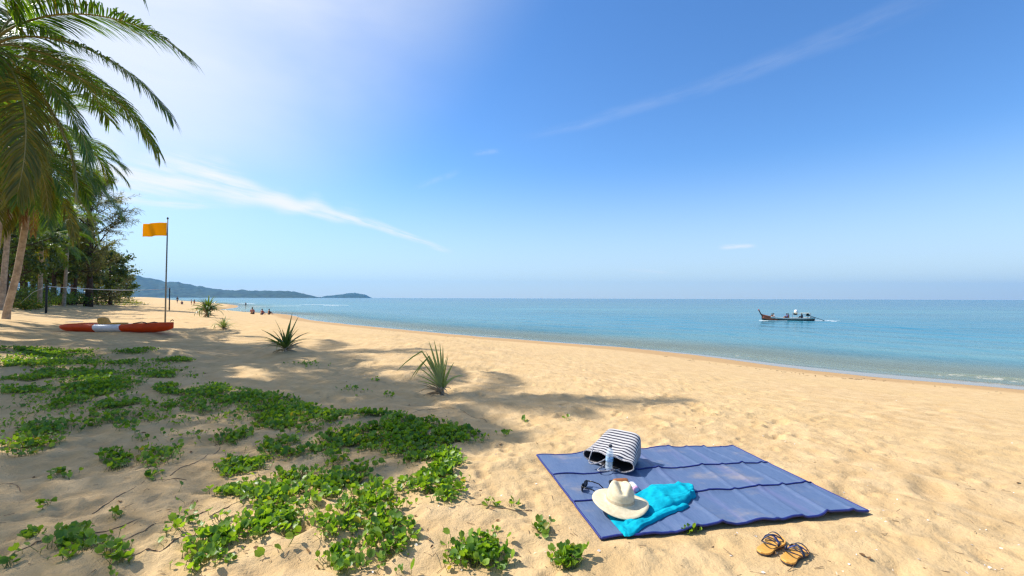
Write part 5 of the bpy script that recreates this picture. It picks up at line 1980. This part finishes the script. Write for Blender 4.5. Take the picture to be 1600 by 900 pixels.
kayak_hull(0.0, 0.37, M['kayak_red'], 'stern_hull')
kayak_hull(0.37, 0.60, M['kayak_white'], 'middle_hull')
kayak_hull(0.60, 1.0, M['kayak_red'], 'bow_hull')
mb = MB()
for (px_, w) in ((-0.10, 0.27),):
    rings = []
    for k in range(9):
        t_ = k / 8
        th2 = np.linspace(0, 2 * PI, 14, endpoint=False)
        c = np.array((px_ * KL - 0.10 * t_, 0, 0.25 + 0.28 * t_))
        rr2 = w * (1 - 0.25 * t_ ** 3) * (1 if k < 8 else 0.6)
        rings.append(np.stack([c[0] + 0.05 * np.cos(th2), rr2 * np.sin(th2), np.full(14, c[2])], 1))
    mb.add(np.concatenate(rings), [tuple(f) for f in grid_faces(14, 9, True)] + [tuple(8 * 14 + i for i in range(14))])
mb.build('backrest', M['kayak_tan'], kay)
mb = MB()
box(mb, (-0.0 * KL, 0, 0.30), (0.22, 0.24, 0.04))
mb.build('seat', M['kayak_tan'], kay)
mb = MB()
for xq in (0.22, 0.33):
    tube(mb, [(xq * KL - KL * 0.02, -0.28, 0.33), (xq * KL, 0, 0.37), (xq * KL - KL * 0.02, 0.28, 0.33)], 0.02, 6)
mb.build('deck_strap', M['kayak_black'], kay)
mb = MB()
box(mb, (-0.36 * KL, -0.05, 0.372), (0.2, 0.13, 0.008))
mb.build('deck_patch', M['kayak_white'], kay)
mb = MB()
tube(mb, [(0.47 * KL, 0, 0.40), (0.49 * KL, 0, 0.46), (0.5 * KL, 0, 0.41)], 0.014, 6)
mb.build('bow_handle', M['kayak_black'], kay)

# ------------------------------------------------------------------ flagpole
M['pole'] = simple('grey_green_pole', (0.11, 0.13, 0.13), 0.5, 0.2, 4)
M['flag'] = leafy('yellow_flag_cloth', (0.86, 0.51, 0.008), (0.86, 0.51, 0.008), 0.8, 0.65, (1.1, 1.12, 0.5), 0.1)
fb = on_ground(258, 503)
ftop = at_y(259, 342, fb[1])
FH = ftop[2] - fb[2]
fp = thing('flagpole', 'thin pole flying a yellow flag beside the kayak', 'flag', fb)
mb = MB()
tube(mb, [(0, 0, -0.4), (0.01, 0, FH * 0.5), (0.03, 0, FH)], [0.045, 0.042, 0.034], 10)
mb.build('pole', M['pole'], fp)
lathe(MB(), [(0.034, 0), (0.055, 0.02), (0.055, 0.07), (0.02, 0.11), (0.004, 0.13)], 12).build('finial', M['kayak_black'], fp).location = (0.03, 0, FH - 0.01)
m2 = fb[1] / FPX                                    # metres per picture point at the pole
U, V = np.meshgrid(np.linspace(0, 1, 40), np.linspace(0, 1, 18))
FWd, FHt = 37 * m2, 20.5 * m2
zt = FH - 6 * m2
P = np.stack([-0.02 - U * FWd, 0.10 * U * np.sin(U * 9 + V * 1.2) + 0.04 * np.sin(U * 17 + V * 3) * U, zt - V * FHt - 0.12 * U * FHt * 1.0 + 0.03 * np.sin(U * 8) * U + 0.05 * FHt * np.sin(PI * U)], -1)
mb = MB()
mb.add(P.reshape(-1, 3), grid_faces(40, 18))
fo = mb.build('flag', M['flag'], fp)
sm = fo.modifiers.new('thickness', 'SOLIDIFY')
sm.thickness = 0.006

# ------------------------------------------------------------------ volleyball net posts and rope
M['post'] = simple('dark_post', (0.02, 0.022, 0.022), 0.7, 0.2)
M['cord'] = simple('pale_cord', (0.45, 0.47, 0.5), 0.7, 0.1)
pa, pb = on_ground(72, 487), on_ground(264.5, 485)
ha = at_y(74, 446, pa[1])[2] - pa[2]
hb = at_y(265, 449.5, pb[1])[2] - pb[2]
vn_ = thing('volleyball_net', 'volleyball posts joined by a thin pale top rope across the sand', 'net', pa)
for q, h in ((np.zeros(3), ha), (pb - pa, hb)):
    tube(MB(), [q + (0, 0, -0.3), q + (0, 0, h)], [0.075, 0.07], 10).build('post', M['post'], vn_)
s_ = np.linspace(0, 1, 24)
P = np.outer(1 - s_, (0.05, 0, ha - 0.08)) + np.outer(s_, (pb - pa) + (0, 0, hb - 0.12))
P[:, 2] -= 0.25 * np.sin(PI * s_)
tube(MB(), P, 0.028, 5).build('top_rope', M['cord'], vn_)
P2 = np.array([(0, 0, ha - 0.08), (-1.6, 0.5, ha * 0.75), (-4.0, 1.2, 0.1)])
tube(MB(), P2, 0.02, 5).build('guy_rope', M['cord'], vn_)

# ------------------------------------------------------------------ people
SKIN = simple('skin', (0.42, 0.22, 0.13), 0.55, 0.1)
SKIN2 = simple('tanned_skin', (0.26, 0.13, 0.075), 0.55, 0.1)
HAIR = simple('dark_hair', (0.02, 0.014, 0.01), 0.6, 0.2)


def cloth_mat(name, c):
    return simple(name, c, 0.85, 0.12, 12)


def person(label, loc, rz, pose, shirt, shorts, skin=SKIN, group='people at the beach', scale=1.0, hatc=None):
    """one skinned body with clothes and hair; poses: stand, walk, sit (knees up on the ground), bench"""
    t = thing('person', label, 'person', loc, rz, group, scale)
    J = {}
    if pose in ('stand', 'walk'):
        st = 0.16 if pose == 'walk' else 0.03
        J = {'pelvis': (0, 0, 0.92), 'waist': (0, 0, 1.08), 'chest': (0, 0, 1.32), 'neck': (0, 0, 1.48), 'head': (0, 0.015, 1.56), 'crown': (0, 0.01, 1.70)}
        for s, sg_ in (('l', -1), ('r', 1)):
            k = sg_ * st
            J.update({'hip' + s: (0.09 * sg_, 0, 0.88), 'knee' + s: (0.095 * sg_, 0.03 + k * 0.6, 0.48), 'ankle' + s: (0.09 * sg_, k, 0.08), 'toe' + s: (0.10 * sg_, k + 0.16, 0.03),
                      'sho' + s: (0.17 * sg_, 0, 1.42), 'elb' + s: (0.24 * sg_, -k * 0.6 - 0.02, 1.14), 'wri' + s: (0.25 * sg_, -k * 0.9 + 0.06, 0.90), 'hand' + s: (0.25 * sg_, -k + 0.08, 0.80)})
    else:
        z0 = 0.10 if pose == 'sit' else 0.46
        kf, kz = (0.36, 0.44) if pose == 'sit' else (0.42, z0 + 0.02)
        J = {'pelvis': (0, 0, z0), 'waist': (0, -0.03, z0 + 0.17), 'chest': (0, 0.0, z0 + 0.40), 'neck': (0, 0.04, z0 + 0.55), 'head': (0, 0.07, z0 + 0.63), 'crown': (0, 0.07, z0 + 0.77)}
        for s, sg_ in (('l', -1), ('r', 1)):
            J.update({'hip' + s: (0.10 * sg_, 0.04, z0), 'knee' + s: (0.14 * sg_, kf, kz), 'ankle' + s: (0.12 * sg_, kf + (0.22 if pose == 'sit' else 0.02), 0.07), 'toe' + s: (0.12 * sg_, kf + (0.38 if pose == 'sit' else 0.18), 0.04),
                      'sho' + s: (0.17 * sg_, 0.02, z0 + 0.49), 'elb' + s: (0.24 * sg_, 0.14, z0 + 0.27), 'wri' + s: (0.16 * sg_, kf - 0.02, z0 + 0.30 if pose == 'sit' else z0 + 0.12), 'hand' + s: (0.13 * sg_, kf + 0.06, z0 + 0.31 if pose == 'sit' else z0 + 0.10)})
    R = {'pelvis': 0.125, 'waist': 0.115, 'chest': 0.135, 'neck': 0.055, 'head': 0.085, 'crown': 0.07}
    for s in 'lr':
        R.update({'hip' + s: 0.09, 'knee' + s: 0.058, 'ankle' + s: 0.04, 'toe' + s: 0.028, 'sho' + s: 0.06, 'elb' + s: 0.042, 'wri' + s: 0.03, 'hand' + s: 0.028})
    names = list(J)
    E = [('pelvis', 'waist'), ('waist', 'chest'), ('chest', 'neck'), ('neck', 'head'), ('head', 'crown')]
    for s in 'lr':
        E += [('pelvis', 'hip' + s), ('hip' + s, 'knee' + s), ('knee' + s, 'ankle' + s), ('ankle' + s, 'toe' + s), ('chest', 'sho' + s), ('sho' + s, 'elb' + s), ('elb' + s, 'wri' + s), ('wri' + s, 'hand' + s)]

    def skinned(nm, use, grow, mat_, root):
        idx = {n: i for i, n in enumerate(use)}
        me = bpy.data.meshes.new(nm)
        me.from_pydata([J[n] for n in use], [(idx[a], idx[b]) for a, b in E if a in idx and b in idx], [])
        o = bpy.data.objects.new(nm, me)
        COL.objects.link(o)
        o.parent = t
        me.materials.append(mat_)
        md = o.modifiers.new('skin', 'SKIN')
        md.use_smooth_shade = True
        for n, i in idx.items():
            sv = me.skin_vertices[0].data[i]
            r_ = R[n] + grow
            sv.radius = (r_, r_ * (0.8 if n in ('chest', 'waist', 'pelvis') else 1))
            sv.use_root = n == root
        o.modifiers.new('smooth', 'SUBSURF').levels = 1
        return o
    skinned('body', names, 0.0, skin, 'pelvis')
    if shirt:
        skinned('shirt', ['waist', 'chest', 'shol', 'shor', 'elbl', 'elbr'] if True else [], 0.022, shirt, 'chest')
    if shorts:
        skinned('shorts', ['pelvis', 'hipl', 'hipr', 'kneel', 'kneer'], 0.02, shorts, 'pelvis')
    c = np.array(J['crown'])
    hb_ = MB()
    lathe(hb_, [(0.098, -0.09), (0.105, -0.03), (0.098, 0.03), (0.07, 0.07), (0.02, 0.088)], 12)
    hb_.v = [v_ + c + (0, -0.015, -0.02) for v_ in hb_.v]
    hb_.build('hair', HAIR, t)
    if hatc:
        hm = MB()
        lathe(hm, [(0.22, 0.0), (0.22, 0.01), (0.11, 0.03), (0.105, 0.1), (0.03, 0.12)], 14)
        hm.v = [v_ + c + (0, 0, 0.01) for v_ in hm.v]
        hm.build('hat', hatc, t)
    return t


C_ = {n: cloth_mat('cloth_' + n, c) for n, c in dict(rose=(0.42, 0.10, 0.11), red=(0.35, 0.05, 0.04), black=(0.015, 0.015, 0.02), navy=(0.02, 0.03, 0.10), white=(0.7, 0.7, 0.7), blue=(0.05, 0.12, 0.4), tan=(0.35, 0.22, 0.12)).items()}


def shore_spot(px, py):
    p = at(px, py)
    p[2] = max(gz(p[0], p[1]), SEA - 0.35)
    return p


for (px, py, pose, sh, so, sc, rz, lab) in [
        (394, 491, 'sit', 'rose', 'black', 1.35, 0.3, 'person in a rose top sitting upright at the water edge, leftmost of three'),
        (409, 491.5, 'sit', 'red', 'navy', 1.15, -0.2, 'person in dark red sitting on the sand between two others'),
        (420, 491.5, 'sit', 'black', 'black', 1.15, -0.5, 'person in black sitting hunched on the sand, rightmost of three'),
        (384, 478.8, 'stand', None, 'navy', 1.0, 0.5, 'bare chested person standing in the shallow water'),
        (277, 474, 'walk', 'black', 'navy', 1.2, 1.2, 'person in black walking far along the beach, first of the far walkers'),
        (284, 475.5, 'sit', 'navy', 'navy', 1.2, 0.4, 'person sitting far along the beach below the walkers'),
        (299, 476.5, 'stand', 'rose', 'black', 1.0, 2.2, 'person in a pink top standing far along the beach'),
        (303.5, 477, 'walk', 'black', 'red', 1.0, 0.2, 'person in red shorts walking beside the pink topped one far away')]:
    person(lab, shore_spot(px, py), rz, pose, C_[sh] if sh else None, C_[so], SKIN if sh else SKIN2, 'people along the shore', sc)

# ------------------------------------------------------------------ far parasols where the grove ends
M['parasol'] = simple('tan_parasol', (0.5, 0.32, 0.16), 0.8, 0.2)
M['parasol_pink'] = simple('pink_parasol', (0.6, 0.35, 0.36), 0.8, 0.2)
for px, py, y, m, lab in [(172, 469, 115, 'parasol', 'tan beach parasol under the last trees of the grove'),
                          (182, 469, 135, 'parasol_pink', 'faded pink parasol beyond the tan one')]:
    p = grove(px, py, y)
    t = thing('parasol', lab, 'parasol', p, 0, 'parasols at the end of the grove')
    tube(MB(), [(0, 0, -0.2), (0, 0, 2.25)], 0.03, 6).build('pole', M['kayak_black'], t)
    mb = MB()
    lathe(mb, [(1.5, 1.55), (1.52, 1.58), (1.1, 1.9), (0.5, 2.2), (0.02, 2.35)], 8, cap=False)
    mb.build('canopy', M[m], t, False)

# ------------------------------------------------------------------ longtail boat
M['hull_dark'] = simple('dark_hull_paint', (0.06, 0.035, 0.025), 0.5, 0.3, 3)
M['hull_pale'] = simple('pale_hull_paint', (0.68, 0.64, 0.58), 0.5, 0.15, 3)
M['hull_red'] = simple('orange_red_bow_paint', (0.50, 0.12, 0.05), 0.5, 0.2, 3)
M['wood'] = simple('boat_wood', (0.22, 0.13, 0.07), 0.6, 0.25, 4)
M['canvas'] = simple('canvas_awning', (0.5, 0.48, 0.36), 0.8, 0.1)
M['bundle'] = simple('white_bundle', (0.78, 0.78, 0.78), 0.8, 0.05)
M['net_ball'] = simple('dark_cloth', (0.015, 0.025, 0.03), 0.8, 0.2)
ba, bb = sea_px(1190, 500.3), sea_px(1270, 500.8)
bc = (ba + bb) / 2
BL = float(np.linalg.norm((bb - ba)[:2]))
bk = BL / 8.6
boat = thing('longtail_boat', 'wooden longtail boat with raised prow motoring across the turquoise sea', 'boat', (bc[0], bc[1], SEA), math.atan2(bb[1] - ba[1], bb[0] - ba[0]))


def boat_sec(q):
    """q 0 at the bow, 1 at the stern; returns half width, keel and sheer heights, x"""
    hw = 0.85 * (1 - (1 - min(1, q / 0.45)) ** 2.0) ** 0.8 * (1 - 0.25 * max(0, (q - 0.75) / 0.25) ** 2) + 0.02
    sheer = 0.42 + 0.66 * max(0, 1 - q / 0.42) ** 1.8 + 0.10 * max(0, (q - 0.7) / 0.3) ** 2
    keel = -0.30 + 0.45 * max(0, 1 - q / 0.16) ** 1.5 + 0.12 * max(0, (q - 0.8) / 0.2)
    return hw * bk, keel * bk, sheer * bk, (q - 0.5) * BL


def hull_band(q0, q1, f0, f1, m, nm, out=0.0):
    n = 30
    rows = []
    for s_ in (-1, 1):
        V = []
        for q in np.linspace(q0, q1, n):
            hw, kz, sz, x_ = boat_sec(q)
            for f in np.linspace(f0, f1, 6):
                z_ = kz + (sz - kz) * f
                w_ = hw * (0.25 + 0.75 * f ** 0.55) + out
                V.append((x_, s_ * w_, z_))
        rows.append(np.array(V))
    mb = MB()
    g = grid_faces(6, n)
    mb.add(rows[0], g)
    mb.add(rows[1], g[:, ::-1])
    o = mb.build(nm, m, boat)
    q = o.modifiers.new('thickness', 'SOLIDIFY')
    q.thickness = 0.05 * bk
    q.offset = 1
    return o


hull_band(0.0, 1.0, 0.0, 0.70, M['hull_dark'], 'lower_hull')
hull_band(0.15, 1.0, 0.70, 1.0, M['hull_pale'], 'upper_strake', 0.012)
hull_band(0.0, 0.15, 0.70, 1.0, M['hull_red'], 'bow_strake', 0.012)
hull_band(0.02, 0.28, 0.30, 0.66, M['hull_red'], 'bow_paint', 0.03)
mb = MB()
V = []
for q in np.linspace(0.03, 1, 24):
    hw, kz, sz, x_ = boat_sec(q)
    V += [(x_, -hw * 0.9, 0.22 * bk + 0.5 * max(0, sz - 0.62 * bk)), (x_, hw * 0.9, 0.22 * bk + 0.5 * max(0, sz - 0.62 * bk))]
mb.add(V, grid_faces(2, 24))
mb.build('deck', M['wood'], boat)
hw, kz, sz, x_ = boat_sec(1.0)
mb = MB()
mb.add([(x_, -hw, sz), (x_, hw, sz), (x_, hw * 0.5, kz), (x_, -hw * 0.5, kz), (x_ + .06, -hw, sz), (x_ + .06, hw, sz), (x_ + .06, hw * 0.5, kz), (x_ + .06, -hw * 0.5, kz)],
       [(0, 1, 2, 3), (7, 6, 5, 4), (0, 4, 5, 1), (2, 6, 7, 3), (0, 3, 7, 4), (1, 5, 6, 2)])
mb.build('transom', M['hull_dark'], boat)
hw, kz, sz, x_ = boat_sec(0.0)
tube(MB(), [(x_ + 0.25 * bk, 0, sz - 0.5 * bk), (x_ - 0.1 * bk, 0, sz), (x_ - 0.30 * bk, 0, sz + 0.35 * bk), (x_ - 0.48 * bk, 0, sz + 0.78 * bk)], [0.11 * bk, 0.11 * bk, 0.09 * bk, 0.07 * bk], 8).build('prow', M['hull_dark'], boat)
tube(MB(), [(x_ - 0.40 * bk, 0, sz + 0.55 * bk), (x_ - 0.50 * bk, 0, sz + 0.82 * bk)], [0.11 * bk, 0.10 * bk], 8).build('prow_ribbon', C_['red'], boat)
mb = MB()
roof0, roof1 = (1242 - 1190) / 80 - 0.5, (1263 - 1190) / 80 - 0.5
zr = 1.22 * bk
mb2 = MB()
for xq in (roof0 * BL, roof1 * BL):
    for s_ in (-1, 1):
        tube(MB(), [(xq, s_ * 0.7 * bk, 0.4 * bk), (xq, s_ * 0.68 * bk, zr)], 0.018 * bk, 6).build('canopy_post', M['wood'], boat)
U, V = np.meshgrid(np.linspace(roof0 * BL - 0.2, roof1 * BL + 0.2, 12), np.linspace(-0.62, 0.62, 8) * bk)
mb.add(np.stack([U, V, zr + 0.10 * bk * (1 - (V / (0.8 * bk)) ** 2)], -1).reshape(-1, 3), grid_faces(12, 8))
o = mb.build('canopy', M['canvas'], boat)
o.modifiers.new('thickness', 'SOLIDIFY').thickness = 0.02 * bk
r = np.random.default_rng(3)
mb = MB()
lathe(mb, [(0.05, -0.30), (0.22, -0.26), (0.30, -0.1), (0.29, 0.08), (0.2, 0.22), (0.06, 0.29)], 14)
mb.v = [v_ * bk * (1 + 0.08 * fbm(v_[:, :1] * 6, v_[:, 1:2] * 6, 2, 2)) + ((1244 - 1230) / 80 * BL, 0, zr + 0.36 * bk) for v_ in mb.v]
mb.build('rolled_sheet', M['bundle'], boat)
mb = MB()
lathe(mb, [(0.1, -0.16), (0.28, -0.14), (0.32, 0), (0.28, 0.12), (0.1, 0.15)], 12)
mb.v = [v_ * bk + ((1244 - 1230) / 80 * BL, 0.2, zr - 0.12 * bk) for v_ in mb.v]
mb.build('roof_bag', M['net_ball'], boat)
# engine on its pivot with the long propeller shaft
ex = 0.41 * BL
mb = MB()
box(mb, (ex, 0, 0.92 * bk), np.array((0.24, 0.16, 0.13)) * bk)
tube(mb, [(ex - 0.05, 0, 0.4 * bk), (ex, 0, 0.8 * bk)], 0.06 * bk, 8)
lathe_ = lathe(MB(), [(0.17, -0.1), (0.18, 0), (0.17, 0.1)], 12)
mb.add(lathe_.v[0] * bk + (ex - 0.05, 0, 1.12 * bk), [tuple(f) for f in grid_faces(12, 3, True)])
mb.build('engine', M['net_ball'], boat)
tube(MB(), [(ex + 0.2, 0, 0.85 * bk), (ex + 1.6 * bk, 0, 0.36 * bk), (ex + 3.0 * bk, 0, -0.12 * bk)], [0.05 * bk, 0.045 * bk, 0.04 * bk], 6).build('propeller_shaft', M['kayak_black'], boat)
tube(MB(), [(ex - 0.2, 0, 0.95 * bk), (ex - 1.1 * bk, 0.1, 1.02 * bk)], 0.025 * bk, 6).build('tiller', M['wood'], boat)
for xq in np.linspace(-0.28, 0.2, 5):
    hw, kz, sz, x_ = boat_sec(xq + 0.5)
    box(MB(), (xq * BL, 0, 0.40 * bk), np.array((0.12 * bk, hw * 0.98, 0.025))).build('thwart', M['wood'], boat)


def in_boat(px, off, dz):
    c, s_ = math.cos(boat.rotation_euler[2]), math.sin(boat.rotation_euler[2])
    lx = (px - 1230) / 80 * BL
    return (bc[0] + c * lx - s_ * off, bc[1] + s_ * lx + c * off, SEA + dz)


for px, off, pose, sh, so, rz, hc_, lab in [
        (1210, 0.1, 'sit', 'white', 'black', 1.6, None, 'person in white sitting low near the bow of the longtail boat'),
        (1206, -0.2, 'sit', 'black', 'navy', 1.9, None, 'person in black sitting closest to the prow of the longtail boat'),
        (1229, -0.2, 'sit', 'blue', 'navy', 1.5, None, 'person in blue sitting amidships in the longtail boat'),
        (1233, 0.15, 'sit', 'black', 'tan', 1.5, None, 'person in black and tan sitting amidships just behind the blue one'),
        (1253, -0.1, 'sit', 'navy', 'navy', 1.5, None, 'person in navy sitting under the boat canopy near the engine')]:
    person(lab, in_boat(px, off, 0.30 * bk), boat.rotation_euler[2] + rz, pose, C_[sh], C_[so], SKIN2, 'people aboard the longtail boat', bk, hc_)

mb = MB()
p0 = sea_px(1272, 500.6)[:2]
p1 = sea_px(1312, 501.0)[:2]
foam_strip(mb, [p0, (p0 + p1) / 2, p1], 0.12, 61)
foam_strip(mb, [sea_px(1298, 502.3)[:2], sea_px(1308, 502.4)[:2]], 0.12, 62)
foam_strip(mb, [sea_px(1186, 500.6)[:2], sea_px(1200, 501.4)[:2], sea_px(1230, 501.6)[:2]], 0.05, 63)
tag(mb.build('wake_foam', M['foam']), 'white wake trailing behind the longtail boat', None, None, 'stuff')

# ------------------------------------------------------------------ sea haze
hz = bpy.data.materials.new('haze')
hz.use_nodes = True
ht = NT(hz.node_tree)
ht.n.remove(ht.n['Principled BSDF'])
pv = ht.node('ShaderNodeVolumePrincipled')
pv.inputs['Color'].default_value = (0.14, 0.52, 1.0, 1)
pv.inputs['Density'].default_value = 5.6e-5
pv.inputs['Anisotropy'].default_value = 0.2
ht.l.new(pv.outputs[0], ht.n['Material Output'].inputs['Volume'])
mb = MB()
box(mb, (1500, 5150, 185), (11000, 5350, 196))
tag(mb.build('haze', hz, None, False), 'thin pale sea haze in the air', None, None, 'stuff')
